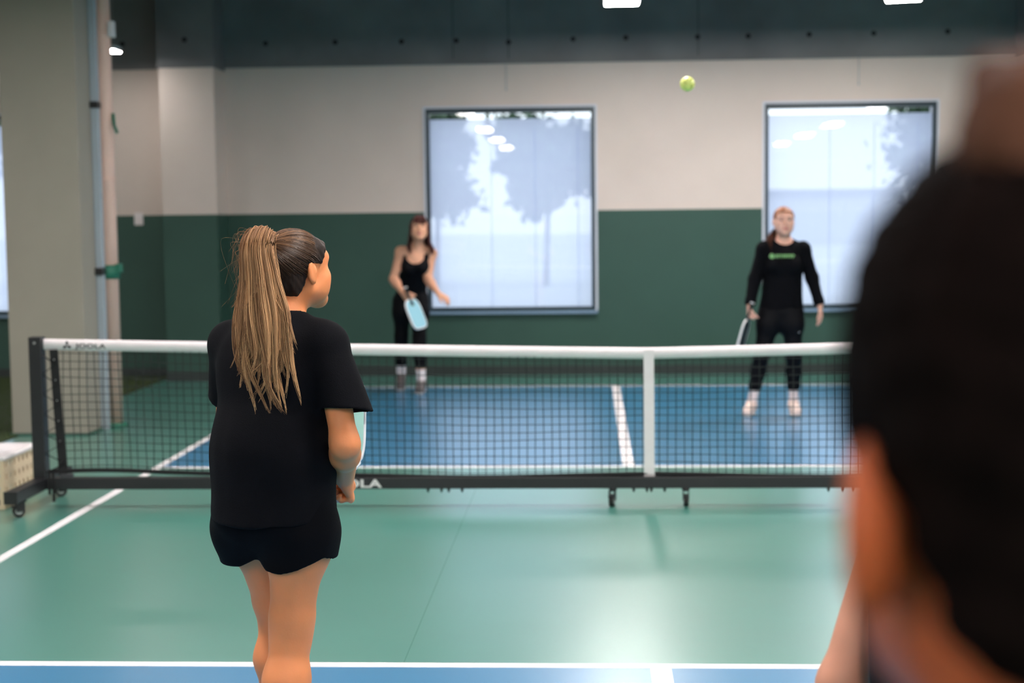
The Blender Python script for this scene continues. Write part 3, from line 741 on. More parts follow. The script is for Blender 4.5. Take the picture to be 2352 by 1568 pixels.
def shoe(parent, ankle, toe, up_m, sole_m, lace_m=None, s=1.0, h=.004, sole_t=.025):
    heel = A(ankle[0], ankle[1], 0)-nz(A(toe[0]-ankle[0], toe[1]-ankle[1], 0))*.045
    z0 = toe[2]; d = nz(A(toe[0]-heel[0], toe[1]-heel[1], 0)); side = A(-d[1], d[0], 0); L_ = np.linalg.norm(A(toe[0]-heel[0], toe[1]-heel[1], 0))
    hz = ankle[2]-.085
    P0 = heel+d*.035+A(0, 0, max(hz, 0)); P1 = A(toe[0], toe[1], 0)-d*.045
    F = Field(); F.cone(P0+A(0, 0, .045), P1+A(0, 0, .038), .036*s, .040*s, .03, None); F.cone(P0+A(0, 0, .05), ankle+A(0, 0, -.005), .038*s, .040*s, .03)
    F.cone(ankle+d*.02-A(0, 0, .01), P1+A(0, 0, .045), .034*s, .03*s, .04)
    F.cut(lambda x, y, z: (sole_t*.7-z)+0*x+0*y if hz <= .02 else -1+0*x+0*y+0*z, .003); F.cut(lambda x, y, z: (z-(ankle[2]+.012))+0*x+0*y, .003)
    o = rel(solid('shoe', F, h, up_m, parent, 2))
    G_ = Field(); c1 = P0+A(0, 0, .014); c2 = P1+A(0, 0, .014)
    G_.cone(c1, c1*.5+c2*.5, .036*s, .036*s, .02, (A(0, 0, 1), .42)); G_.cone(c1*.4+c2*.6, c2, .040*s, .044*s, .02, (A(0, 0, 1), .36))
    rel(solid('sole', G_, h, sole_m, o, 1))
    if lace_m:
        b = MB()
        for k in range(4):
            q = ankle+(P1+A(0, 0, .04)-ankle)*(.25+.17*k)+A(0, 0, .036); b.tube(q-side*.022, q+side*.022, .004, n=6)
        rel(obj('laces', b.mesh('laces'), lace_m, o)); 
    return o
def sock(parent, ankle, knee, m, frac=.25, r=.040):
    F = Field(); d = knee-ankle; F.cone(ankle-A(0, 0, .02), ankle+d*frac, r, r*1.08, .01); F.cut(lambda x, y, z: ((x-ankle[0]-d[0]*frac)*d[0]+(y-ankle[1]-d[1]*frac)*d[1]+(z-ankle[2]-d[2]*frac)*d[2])/np.linalg.norm(d), .003)
    return rel(solid('sock', F, .004, m, parent, 1, lambda P: .0012*np.sin(P[:, 2]*420)))
def plane_cut(pt, nrm): nrm = nz(nrm); return lambda x, y, z: (x-pt[0])*nrm[0]+(y-pt[1])*nrm[1]+(z-pt[2])*nrm[2]
def paddle(name, grip_end, axis, wdir, face_m, label, edge_m=white_edge, grip=grip_m, face_len=.275, half=.098, grip_len=.135):
    # grip_end: butt of the handle; axis: handle towards blade; wdir: across the blade
    ax = nz(axis); wd = nz(np.asarray(wdir)-ax*(np.asarray(wdir)@ax)); nn = np.cross(ax, wd)
    e = empty(name, tuple(grip_end), label, 'paddle')
    e.matrix_world = Matrix([[wd[i], nn[i], ax[i], grip_end[i]] for i in range(3)]+[[0, 0, 0, 1]])
    n = 48; out = []
    for i in range(n):
        t = 2*np.pi*i/n; c_, s_ = math.cos(t), math.sin(t); ex = .42 if s_ > 0 else .62
        out.append((half*np.sign(c_)*abs(c_)**ex, face_len/2*np.sign(s_)*abs(s_)**ex))
    out = np.array(out); zc = grip_len+face_len/2-.012
    b = MB(); b.prism([(q[0]*.965, q[1]*.972+zc) for q in out], -.0065, .0065); obj('face', b.mesh('face'), face_m, e)
    P = np.array([[q[0]*.985, 0, q[1]*.99+zc] for q in np.vstack([out, out[:2]])])[None]
    V_, F_ = tubes(P, .0085, 8); obj('edge_guard', mesh_np('edge_guard', V_, F_), edge_m, e)
    Fg = Field(); Fg.cone((0, 0, .008), (0, 0, grip_len), .0165, .0155, .01, (A(0, 1, 0), .8)); Fg.cone((0, 0, 0), (0, 0, .012), .019, .017, .006, (A(0, 1, 0), .8)); Fg.cone((0, 0, grip_len-.01), (0, 0, grip_len+.03), .016, .03, .02, (A(0, 1, 0), .35))
    obj('handle', (lambda o: o)(mesh_from(Fg, .003, wob=lambda P: .0007*np.sin(P[:, 2]*330+np.arctan2(P[:, 1], P[:, 0])))), grip, e)
    b = MB(); b.tube((0, 0, -.022), (0, 0, -.012), .0185, .0195, 16); obj('butt_cap', b.mesh('butt_cap'), edge_m, e)
    return e
def mesh_from(F, h, wob=None):
    lo, hi = F.bounds(); G = Grid(lo, hi, h); P, Q = surf(evalf(F, G), G, 1)
    if wob is not None: P = P+vnormals(P, Q)*wob(P)[:, None]
    return mesh_np('part', P, Q)
def fabric_wrinkle(amp, seed=0):
    r = np.random.default_rng(seed); K_ = r.normal(0, 1, (9, 3))*A(22, 22, 12); ph = r.uniform(0, 6.3, 9); am = r.uniform(.4, 1, 9)
    def f(P):
        v = 0
        for k in range(9): v = v+am[k]*np.sin(P@K_[k]+ph[k]+1.3*np.sin(P@K_[(k+3) % 9]*.5))
        v = v/4; return amp*(np.abs(v)**1.3)*np.sign(v)
    return f
def short_sleeve(p, sh, el, frac, r0, r1, tilt=None, th=.006):
    F = Field(); d = nz(el-sh); F.ell(sh+A(0, 0, .004), r0, None, .03); F.cone(sh, sh+(el-sh)*(frac+.2), r0, r1, .02)
    F.shell(th); F.cut(plane_cut(sh+(el-sh)*frac, d if tilt is None else nz(d+tilt)), .003); return F

# skin, cloth and hair colours
skin_tan = mat('tan_skin', (.74, .255, .098), .48, spec=.28, sss=.12, noise=.06, nscale=7, bump=.05, bscale=160)
skin_lt = mat('light_warm_skin', (.70, .36, .23), .5, spec=.28, sss=.12, noise=.05, nscale=9)
skin_pale = mat('pale_rosy_skin', (.72, .41, .32), .5, spec=.28, sss=.12, noise=.06, nscale=9)
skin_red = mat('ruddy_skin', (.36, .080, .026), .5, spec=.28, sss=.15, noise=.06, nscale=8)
lip_m = mat('lip_skin', (.48, .16, .14), .4)
cotton = mat('black_cotton', (.0024, .0024, .0038), .85, spec=.10, noise=.15, nscale=30, bump=.25, bscale=420)
cotton2 = mat('black_shorts_cloth', (.0018, .0018, .0030), .8, spec=.08, bump=.15, bscale=300)
lycra = mat('black_stretch_fabric', (.0022, .0022, .0036), .65, spec=.12, bump=.1, bscale=400)
white_sock = mat('white_sock_knit', (.78, .70, .70), .85, bump=.2, bscale=200)
hair_attr = mat('hair_strands', (.3, .2, .1), .42, attr='Col', spec=.18)
hair_br = mat('dark_brown_hair', (.022, .012, .008), .55, spec=.2, noise=.5, nscale=60, stretch=(1, 1, .15), bump=.3, bscale=120)
hair_au = mat('auburn_hair', (.050, .016, .014), .45, noise=.4, nscale=60, stretch=(1, 1, .15), bump=.3, bscale=120)
hair_gi = mat('ginger_hair', (.30, .10, .035), .45, noise=.4, nscale=60, stretch=(1, 1, .15), bump=.3, bscale=120)
hair_bk = mat('near_black_hair', (.0042, .0022, .0019), .8, spec=.03, noise=.4, nscale=40, bump=.4, bscale=150)
hair_bun = mat('brown_bun_hair', (.085, .034, .020), .7, spec=.1, noise=.3, nscale=50, bump=.4, bscale=120)
brow_d = mat('dark_brow', (.03, .018, .012), .7)
brow_g = mat('ginger_brow', (.22, .09, .04), .7)

# ------------------------------------------------------------------ player seen from behind (in focus)
def build_back_player():
    p = pose(fw=(math.sin(.35), math.cos(.35), 0), pelvis=(-1.112, -3.305, .835), waist=(-1.115, -3.30, .985), chest=(-1.10, -3.30, 1.15), neck=(-1.078, -3.318, 1.325),
             shR=(-.948, -3.355, 1.255), shL=(-1.248, -3.245, 1.250), elR=(-.897, -3.415, .992), wrR=(-.934, -3.215, .868), elL=(-1.275, -3.13, 1.01), wrL=(-1.085, -2.985, .915),
             hipR=(-1.038, -3.340, .79), hipL=(-1.185, -3.27, .79), knR=(-1.072, -3.335, .445), anR=(-1.085, -3.375, .085), knL=(-1.150, -3.13, .445), anL=(-1.155, -3.15, .085), s=.96, bust=.048)
    e = empty('person', (-1.11, -3.28, 0), 'player seen from behind with long blonde ponytail, black t-shirt and shorts', 'person')
    hc = A(-1.046, -3.275, 1.452); R = rotz(-.66)@rotx(.10)
    F = Field(); torso(F, p)
    leg(F, p, p.hipR, p.knR, p.anR, th=.092, kn=.056, cf=.064, an=.038); leg(F, p, p.hipL, p.knL, p.anL, th=.088, kn=.054, cf=.060, an=.038)
    arm(F, p, p.shR, p.elR, p.wrR, ua=.044, eb=.0365, fa=.0395, w=.030); arm(F, p, p.shL, p.elL, p.wrL, ua=.045, eb=.038, fa=.040, w=.026)
    for an, kn in ((p.anR, p.knR), (p.anL, p.knL)): F.cone(an, an+p.fw*.12+A(0, 0, -.045), .036, .026, .03)
    head(F, hc, R, .96, p.neck, .050)
    hand(F, p.wrR, A(.10, .75, -.62), A(-.92, .1, -.15), A(.0, .5, .8), (1.15, 1.25, .8), .95, .004, 1.1, .5)
    hand(F, p.wrL, A(.85, .2, -.25), A(-.1, -.95, -.1), A(0, 0, 1), (.5, .5, .3), .93)
    rel(solid('body', F, .0036, skin_tan, e, 2))
    face_parts(e, hc, R, .96, lip_m, brow_d)
    # t-shirt: boxy trunk + two open sleeves
    fl = p.fw
    T = Field(); T.cone((-1.116, -3.325, .68), (-1.112, -3.315, .96), .169, .167, .05, (fl, .95)); T.cone((-1.112, -3.315, .96), p.chest+A(0, -.005, .02), .167, .150, .05, (fl, .84))
    torso(T, p, .014, 1.02, glute=False)
    T.cut(plane_cut(A(-1.11, -3.3, .782), A(.02, .03, -1)), .003)
    T.cut(lambda x, y, z: .064-np.sqrt((x-p.neck[0]-.010)**2+(y-p.neck[1]-.022)**2+((z-p.neck[2]-.030)*.95)**2), .004)
    S1 = short_sleeve(p, p.shR-A(.010, 0, .006), p.elR+A(.030, 0, 0), .66, .064, .074, A(-.36, 0, -.0), .010); S2 = short_sleeve(p, p.shL+A(.012, 0, -.006), p.elL, .66, .060, .068, None, .010)
    wr = fabric_wrinkle(.0045, 3); wr2 = fabric_wrinkle(.0022, 9)
    def wshirt(P):
        z = P[:, 2]; wgt = np.clip((1.28-z)/.3, .2, 1); return wr(P)*wgt+wr2(P*1.8)*.5
    sh = rel(solid('t_shirt', [T, S1, S2], .0040, cotton, e, 2, wshirt, kj=.03))
    # shorts: wide legs, hem following the photographed dip, hollow around the thighs
    B_ = Field(); B_.cone(p.pelvis-A(0, 0, .03), p.pelvis+A(0, 0, .06), .150, .140, .04, (fl, .80))
    for q in (-1, 1): B_.ell(p.pelvis-fl*.055+p.rt*q*.064-A(0, 0, .05), .085, None, .05)
    for hp, kn, dx in ((p.hipR, p.knR, .010), (p.hipL, p.knL, -.018)):
        B_.cone(hp+A(0, 0, .05), hp+A(dx*.5, 0, -.05), .092, .100, .03); B_.cone(hp+A(dx*.5, 0, -.05), hp+(kn-hp)*.75+A(dx, 0, 0), .100, .106, .03)
    hx = [-1.32, -1.275, -1.21, -1.162, -1.150, -1.12, -1.08, -1.03, -.985, -.962, -.945, -.9]; hz_ = [.634, .637, .640, .668, .668, .645, .641, .655, .672, .682, .668, .668]
    B_.cut(lambda x, y, z: np.interp(x+0*y, hx, hz_)-z, .003)
    for hp, kn, dx in ((p.hipR, p.knR, .010), (p.hipL, p.knL, -.018)): B_.cone(hp+(kn-hp)*.33+A(dx, 0, 0), hp+(kn-hp)*.87+A(dx, 0, 0), .088, .098, .006, None, True)
    ws = fabric_wrinkle(.0035, 5); rel(solid('shorts', B_, .0042, cotton2, e, 2, lambda P: ws(P*A(1.3, 1.3, .5))))
    for an_, q in ((p.anR, 0), (p.anL, 1)):
        sock(e, an_, p.knR if q == 0 else p.knL, white_sock, .2, .042); shoe(e, an_, A(an_[0], an_[1], 0)+p.fw*.175, mat('white_shoe', (.75, .73, .72), .5), mat('pale_sole', (.7, .68, .64), .6), white_sock)
    # hair: slick cap, combed strands, tie, ponytail
    line = [(-.14, -.084), (-.07, -.082), (-.045, -.066), (-.028, -.034), (-.014, .012), (.012, .022), (.038, .014), (.054, .044), (.074, .066), (.092, .088), (.13, .12)]
    cap = hair_cap('hair', hc, R, .96, line, hair_br, e, .008)
    W = lambda v: hc+(R@(np.asarray(v)*.96).T).T
    tie = A(0, -.090, .086); cc = A(0, -.012, .030); rr = A(.073, .093, .082)+.0085
    n = 1500; d = rng.normal(0, 1, (n*4, 3)); d /= np.linalg.norm(d, axis=1, keepdims=True); q = cc+d*rr
    ok = (q[:, 2] > np.interp(q[:, 1], [a[0] for a in line], [a[1] for a in line])+.004) & (q[:, 2] > -.045); d = d[ok][:n]; n = len(d)
    td = nz((tie-cc)/rr); M_ = 12; t = np.linspace(0, 1, M_)[None, :, None]
    D = d[:, None, :]*(1-t)+td*t; D /= np.linalg.norm(D, axis=2, keepdims=True)
    rad = 1+rng.uniform(-.004, .022, (n, 1, 1))+.10*np.clip(t-.82, 0, 1)
    P = cc+D*rr*rad
    for q in (-1, 1):                       # ride over the temples
        ec = A(q*.040, .050, .038); er = A(.022, .028, .032)+.0095; v = (P-ec)/er; k_ = np.linalg.norm(v, axis=2, keepdims=True)
        P = np.where(k_ < 1, ec+v/np.maximum(k_, .2)*er, P)
    P = W(P.reshape(-1, 3)).reshape(n, M_, 3)
    base = A(.036, .018, .010); hi = A(.46, .24, .12); mixv = np.clip(rng.beta(.7, 3.6, n)*np.where(d[:, 2] > .15, 1.35, .25), 0, 1)
    colr = base+(hi-base)*mixv[:, None, None]*np.clip(.25+t*.9, 0, 1); colr = np.broadcast_to(colr, (n, M_, 3))
    rel_s = strands('combed_strands', P, np.full((n, M_), .0011), colr, hair_attr, cap)
    Ft = Field()
    for k in range(14):
        a0, a1 = 2*math.pi*k/14, 2*math.pi*(k+1)/14; ax = nz(A(0, -.8, .55)); u = A(1, 0, 0); v = np.cross(ax, u); c0 = A(0, -.100, .094)
        Ft.cone(W(c0+.017*(u*math.cos(a0)+v*math.sin(a0))), W(c0+.017*(u*math.cos(a1)+v*math.sin(a1))), .006, None, .004)
    rel(solid('hair_tie', Ft, .003, mat('brown_hair_tie', (.12, .07, .04), .6), cap, 1))
    T0 = W(A(0, -.098, .092))
    guide = spline([T0, A(-1.108, -3.380, 1.556), A(-1.118, -3.408, 1.544), A(-1.120, -3.428, 1.510), A(-1.113, -3.438, 1.455), A(-1.107, -3.452, 1.39), A(-1.100, -3.472, 1.32), A(-1.092, -3.484, 1.23), A(-1.090, -3.490, 1.155), A(-1.086, -3.485, 1.085)], 36)
    tt = np.linspace(0, 1, 36)
    wx = np.interp(tt, [0, .08, .16, .25, .36, .5, .64, .76, .88, 1], [.008, .018, .028, .035, .038, .048, .072, .070, .056, .045])
    wy = np.interp(tt, [0, .10, .25, .5, .75, 1], [.012, .026, .034, .030, .024, .018])
    nl, ns = 120, 26; PP = []; CC = []; RR = []
    dark, mid, blo = A(.085, .040, .022), A(.38, .190, .092), A(.74, .425, .205)
    for k in range(nl):
        a_ = rng.uniform(0, 2*np.pi); rho = math.sqrt(rng.uniform(0, 1)); ox, oy = rho*math.cos(a_), rho*math.sin(a_)
        end = rng.choice([rng.uniform(.60, .88), rng.uniform(.82, 1.02)], p=[.62, .38]); m = np.linspace(0, end, 26)
        g = np.stack([np.interp(m, tt, guide[:, q]) for q in range(3)], 1)
        sw = np.clip((m-.45)/.5, 0, 1)**1.4; f1, f2 = rng.uniform(9, 15), rng.uniform(0, 6.3)
        cen = g.copy(); bend = rng.uniform(-.03, .03)
        cen[:, 2] += (-oy*.55+abs(ox)*.1)*.030*np.exp(-((m-.13)/.07)**2)*np.clip(m/.05, 0, 1)
        tb = np.interp(m, tt, wx); cen[:, 0] += ox*tb*(1-.25*sw*(rng.random() < .5))+(.014*np.sin(m*f1+f2)+bend*sw)*sw
        cen[:, 1] += oy*np.interp(m, tt, wy)-.008*sw*abs(np.sin(m*f1*.7+f2)); curl_end = rng.uniform(-.05, .02)
        cen[:, 0] += np.clip((m/end-.86)/.14, 0, 1)**2*curl_end*(m[-1] > .6)
        sp = np.interp(m/end, [0, .15, .5, .85, 1], [.004, .010, .0095, .006, .0012]); lightness = rng.uniform(0, 1)
        for j in range(ns):
            o1, o2 = rng.normal(0, .55, 2); q = cen.copy(); q[:, 0] += o1*sp; q[:, 1] += o2*sp*.8; q[:, 2] += .003*rng.normal()
            q[:, 0] += .0018*np.sin(m*30+rng.uniform(0, 6.3))*sw
            cutl = rng.uniform(.84, 1.0); mj = np.linspace(0, end*cutl, 26); q = np.stack([np.interp(mj, m, q[:, c_]) for c_ in range(3)], 1)
            PP.append(q); ln = np.clip(lightness*.8+rng.normal(0, .24), 0, 1)
            fr = np.clip(mj*1.25, 0, 1)[:, None]; top = dark+(mid-dark)*(.25+.75*ln); endc = mid*.6+(blo-mid*.6)*ln
            CC.append(top*(1-fr)+endc*fr); RR.append(np.interp(mj/end, [0, .1, .7, .9, 1], [.0009, .0011, .0010, .0006, .00025]))
    for k in range(70):                   # flyaways
        q = guide[:26].copy()+rng.normal(0, .004, 3); s0 = rng.integers(4, 20); q = spline([guide[s0], guide[s0]+A(rng.normal(-.035, .02), rng.normal(-.01, .02), rng.uniform(-.02, .02)), guide[s0]+A(rng.normal(-.05, .02), rng.normal(-.01, .02), rng.uniform(-.13, -.03))], 26)
        PP.append(q); CC.append(np.tile(mid*.9, (26, 1))); RR.append(np.full(26, .00022))
    pt = strands('ponytail', np.array(PP), np.array(RR), np.array(CC), hair_attr, cap)
    # paddle held upright in front of her
    paddle('paddle', A(-.966, -3.115, .802), A(.02, .06, 1), A(.60, .80, 0), mint, 'mint green paddle with white rim held upright by the ponytailed player', grip_len=.072, half=.095)
build_back_player()

# ------------------------------------------------------------------ player beyond the net, on the left
def build_left_player():
    p = pose(fw=(.12, -.99, 0), pelvis=(-1.880, 6.40, .865), waist=(-1.862, 6.35, 1.025), chest=(-1.826, 6.26, 1.185), neck=(-1.800, 6.235, 1.345),
             shR=(-1.952, 6.225, 1.288), shL=(-1.680, 6.275, 1.270), elR=(-2.018, 6.185, 1.045), wrR=(-1.915, 6.03, .925), elL=(-1.705, 6.225, 1.040), wrL=(-1.603, 6.08, .918),
             hipR=(-1.965, 6.39, .82), hipL=(-1.805, 6.37, .82), knR=(-1.985, 6.40, .455), anR=(-2.008, 6.53, .135), knL=(-1.797, 6.22, .45), anL=(-1.783, 6.225, .105), bust=.056)
    e = empty('person', (-1.89, 6.35, 0), 'dark auburn-haired player in black tank top and leggings leaning forward by the left window', 'person')
    hc = A(-1.775, 6.175, 1.497); R = rotz(math.pi+.16)@rotx(.20)@roty(-.06)
    F = Field(); torso(F, p); leg(F, p, p.hipR, p.knR, p.anR); leg(F, p, p.hipL, p.knL, p.anL)
    arm(F, p, p.shR, p.elR, p.wrR); arm(F, p, p.shL, p.elL, p.wrL)
    head(F, hc, R, 1.0, p.neck, .048)
    hand(F, p.wrR, A(.62, -.45, -.62), A(.55, .75, .1), A(.3, -.75, .6), (1.1, 1.2, .8), 1.0, .004, 1.1, .5)
    hand(F, p.wrL, A(.70, -.35, -.40), A(-.1, .3, -1), A(.6, -.6, -.2), (.25, .5, .35), 1.0)
    rel(solid('body', F, .0052, skin_lt, e, 2)); face_parts(e, hc, R, 1.0, lip_m, brow_d)
    T = Field(); torso(T, p, .006)
    def neckline(x, y, z):
        u = (x-p.chest[0])*p.rt[0]+(y-p.chest[1])*p.rt[1]; f = (x-p.chest[0])*p.fw[0]+(y-p.chest[1])*p.fw[1]
        zt = np.where(f > -.02, 1.185+6.5*np.maximum(np.abs(u)-.012, 0)**2*1.6, 1.20); return z-zt
    T.cut(neckline, .006); T.cut(lambda x, y, z: np.abs((x-p.chest[0])*p.rt[0]+(y-p.chest[1])*p.rt[1])-.150, .006)
    for q in (-1, 1):
        c0 = p.chest+p.rt*q*.088+p.fw*.095+A(0, 0, .03); c1 = p.chest+p.rt*q*.084+p.fw*.052+A(0, 0, .11); c2 = p.chest+p.rt*q*.080-p.fw*.005+A(0, 0, .145); c3 = p.chest+p.rt*q*.075-p.fw*.10+A(0, 0, .02)
        for a_, b_ in ((c0, c1), (c1, c2), (c2, c3)): T.cone(a_, b_, .010, None, .008)
    rel(solid('tank_top', T, .0050, lycra, e, 2))
    Lg = Field(); torso(Lg, p, .006, upper=False); leg(Lg, p, p.hipR, p.knR, p.anR, .006); leg(Lg, p, p.hipL, p.knL, p.anL, .006)
    Lg.cut(lambda x, y, z: z-1.06+0*x, .004); Lg.cut(lambda x, y, z: .228-z+0*x, .003)
    rel(solid('leggings', Lg, .0052, lycra, e, 2))
    shm = mat('grey_brown_trainer', (.10, .085, .085), .6, noise=.5, nscale=30); slm = mat('white_grey_sole', (.62, .57, .56), .5)
    for an_, kn_, to in ((p.anR, p.knR, A(-1.995, 6.36, 0)), (p.anL, p.knL, A(-1.788, 6.05, 0))):
        sock(e, an_, kn_, white_sock, .34, .041); shoe(e, an_, to, shm, slm, white_sock)
    line = [(-.14, -.10), (-.05, -.095), (-.02, -.05), (.0, -.02), (.03, .0), (.05, .045), (.07, .060), (.10, .060), (.14, .07)]
    cap = hair_cap('hair', hc, R, 1.0, line, hair_au, e, .014)
    PP = []; CC = []; W = lambda *v: hc+R@A(*v)
    for k in range(620):                   # long locks falling past the jaw to the collar bones
        a_ = rng.uniform(-2.15, 2.15); sx, sy = math.sin(a_), -math.cos(a_); side = np.sign(sx)
        r0 = W(sx*.03, sy*.03-.01, .122); r1 = W(sx*.086, sy*.098-.010, .055); z2 = rng.uniform(-.03, -.01)
        r2 = hc+R@A(sx*.089, sy*.098-.012, 0)+A(0, 0, z2); ln = rng.uniform(.14, .21)
        out = A(sx*.10, sy*.085-.03, 0); r3 = hc+R@out+A(0, 0, -ln*.62)+A(.010*side*-1, 0, 0)*0; r4 = hc+R@(out*A(1.12, 1.05, 1))+A(rng.normal(.012, .01), rng.normal(0, .01), -ln-.02)
        PP.append(spline([r0, r1, r2, r3, r4], 16)); CC.append(np.tile(A(.085, .026, .022)*rng.uniform(.5, 1.6), (16, 1)))
    for k in range(130):                   # fringe
        x = rng.uniform(-.05, .05); PP.append(spline([W(x*.5, .02, .122), W(x*.9, .072, .098), W(x, .092, .062), W(x*1.05, .096, rng.uniform(.026, .042))], 16)); CC.append(np.tile(A(.085, .026, .022)*rng.uniform(.5, 1.6), (16, 1)))
    strands('locks', np.array(PP), np.full((len(PP), 16), .0026)*np.linspace(1, .5, 16), np.array(CC), hair_attr, cap)
    g = A(-1.882, 5.985, .960); paddle('paddle', g, A(.36, -.10, -.90), A(.45, .80, .15), skyblue, 'light blue paddle with white rim held low by the player in the tank top', grip=black_fab, grip_len=.11)
build_left_player()

# ------------------------------------------------------------------ player beyond the net, on the right
def build_right_player():
    p = pose(fw=(0, -1, 0), pelvis=(1.268, 4.56, .865), waist=(1.278, 4.555, 1.03), chest=(1.286, 4.55, 1.20), neck=(1.290, 4.575, 1.385),
             shR=(1.138, 4.56, 1.318), shL=(1.436, 4.56, 1.313), elR=(1.064, 4.56, 1.085), wrR=(1.018, 4.50, .875), elL=(1.512, 4.57, 1.09), wrL=(1.568, 4.52, .872),
             hipR=(1.190, 4.56, .82), hipL=(1.350, 4.56, .82), knR=(1.108, 4.515, .465), anR=(1.042, 4.57, .105), knL=(1.366, 4.515, .465), anL=(1.372, 4.58, .105), bust=.052)
    e = empty('person', (1.27, 4.55, 0), 'red-haired player in black long-sleeved top and leggings standing before the right window', 'person')
    hc = A(1.285, 4.535, 1.535); R = rotz(math.pi+.04)@rotx(.04)
    F = Field(); torso(F, p); leg(F, p, p.hipR, p.knR, p.anR); leg(F, p, p.hipL, p.knL, p.anL)
    arm(F, p, p.shR, p.elR, p.wrR); arm(F, p, p.shL, p.elL, p.wrL); head(F, hc, R, .98, p.neck, .050)
    hand(F, p.wrR, A(-.10, -.15, -1), A(1, .1, 0), A(.2, -1, .1), (1.1, 1.2, .8), 1.0, .004, 1.1, .5)
    hand(F, p.wrL, A(.10, -.12, -1), A(-1, .15, 0), A(-.2, -1, 0), (.25, .35, .3), 1.0)
    rel(solid('body', F, .0052, skin_pale, e, 2)); face_parts(e, hc, R, .98, lip_m, brow_g)
    T = Field(); T.cone((1.275, 4.56, .80), (1.280, 4.555, 1.03), .158, .140, .05, (p.fw, .74)); torso(T, p, .014, 1.02, glute=False)
    T.cut(lambda x, y, z: .858-z+0*x+.01*np.sin(x*20), .004); T.cut(lambda x, y, z: .073-np.sqrt((x-p.neck[0])**2+((y-p.neck[1]+.025)*.95)**2+((z-p.neck[2]-.018)*1.1)**2), .004)
    sl = []
    for sh, el, wr in ((p.shR, p.elR, p.wrR), (p.shL, p.elL, p.wrL)):
        S = Field(); S.ell(sh, .062, None, .03); S.cone(sh, el, .060, .050, .03); S.cone(el, wr, .050, .040, .03); S.cone(el+(wr-el)*.80, el+(wr-el)*.86, .044, None, .012); S.cut(plane_cut(wr-nz(wr-el)*.008, wr-el), .003); sl.append(S)
    wr_ = fabric_wrinkle(.004, 21); top = rel(solid('long_sleeved_top', [T]+sl, .0050, cotton, e, 2, wr_))
    Lg = Field(); torso(Lg, p, .006, upper=False); leg(Lg, p, p.hipR, p.knR, p.anR, .006, th=.088); leg(Lg, p, p.hipL, p.knL, p.anL, .006, th=.088)
    Lg.cut(lambda x, y, z: z-1.04+0*x, .004); Lg.cut(lambda x, y, z: .205-z+0*x, .003); lg_ = rel(solid('leggings', Lg, .0052, lycra, e, 2))
    shm = mat('pale_pink_trainer', (.80, .62, .55), .6); slm = mat('cream_sole', (.80, .72, .66), .5)
    for an_, kn_, to in ((p.anR, p.knR, A(.982, 4.43, 0)), (p.anL, p.knL, A(1.372, 4.405, 0))):
        sock(e, an_, kn_, mat('pink_white_sock', (.80, .66, .64), .85), .33, .038); shoe(e, an_, to, shm, slm, mat('beige_laces', (.65, .5, .42), .7))
    line = [(-.14, -.085), (-.06, -.085), (-.035, -.05), (-.016, .02), (.015, .024), (.040, .020), (.056, .050), (.072, .070), (.088, .084), (.13, .105)]
    cap = hair_cap('hair', hc, R, .98, line, hair_gi, e, .009)
    PP = []; CC = []
    for k in range(260):
        o = rng.normal(0, .010, 3); s0 = hc+R@A(.0, -.098, -.025)
        PP.append(spline([s0+o*.4, s0+A(-.035, .010, -.045)+o, s0+A(-.085, -.055, -.095)+o*1.2, s0+A(-.098, -.105, -.165)+o*1.1+A(0, 0, rng.uniform(-.03, .03)), s0+A(-.095, -.12, -.23)+o*.8], 14)); CC.append(np.tile(A(.10, .032, .018)*rng.uniform(.6, 1.5), (14, 1)))
    strands('low_ponytail', np.array(PP), np.full((len(PP), 14), .0022)*np.linspace(1, .5, 14), np.array(CC), hair_attr, cap)
    # green chest print: a round emblem and a row of small illegible blocks
    gp = mat('green_print', (.20, .42, .16), .7); yb = 4.55-.142
    b = MB(); b.tube((1.180, yb-.003, 1.268), (1.180, yb+.02, 1.268), .019, n=20)
    r_ = np.random.default_rng(2)
    for k in range(8):
        x0 = 1.210+k*.0185; h_ = .013; b.box((x0, yb-.003, 1.267-h_), (x0+.005, yb+.03, 1.267+h_)); b.box((x0+.005, yb-.003, 1.267+h_*r_.uniform(-.6, .6)), (x0+.014, yb+.03, 1.267+h_*.95 if r_.random() < .5 else 1.267+h_*.7))
    chest_print = rel(obj('chest_print', b.mesh('chest_print'), gp, top))
    b = MB(); b.prism([(1.352, .668), (1.362, .656), (1.375, .655), (1.408, .672), (1.374, .663), (1.364, .664)], 4.56-.0985, 4.56-.08); rel(obj('swoosh_print', b.mesh('swoosh_print'), wink, lg_))
    paddle('paddle', A(1.030, 4.470, .885), A(-.27, -.05, -.96), A(.36, .93, 0), blackface, 'black paddle with white rim hanging from the red-haired player\'s hand', grip=black_fab)
build_right_player()

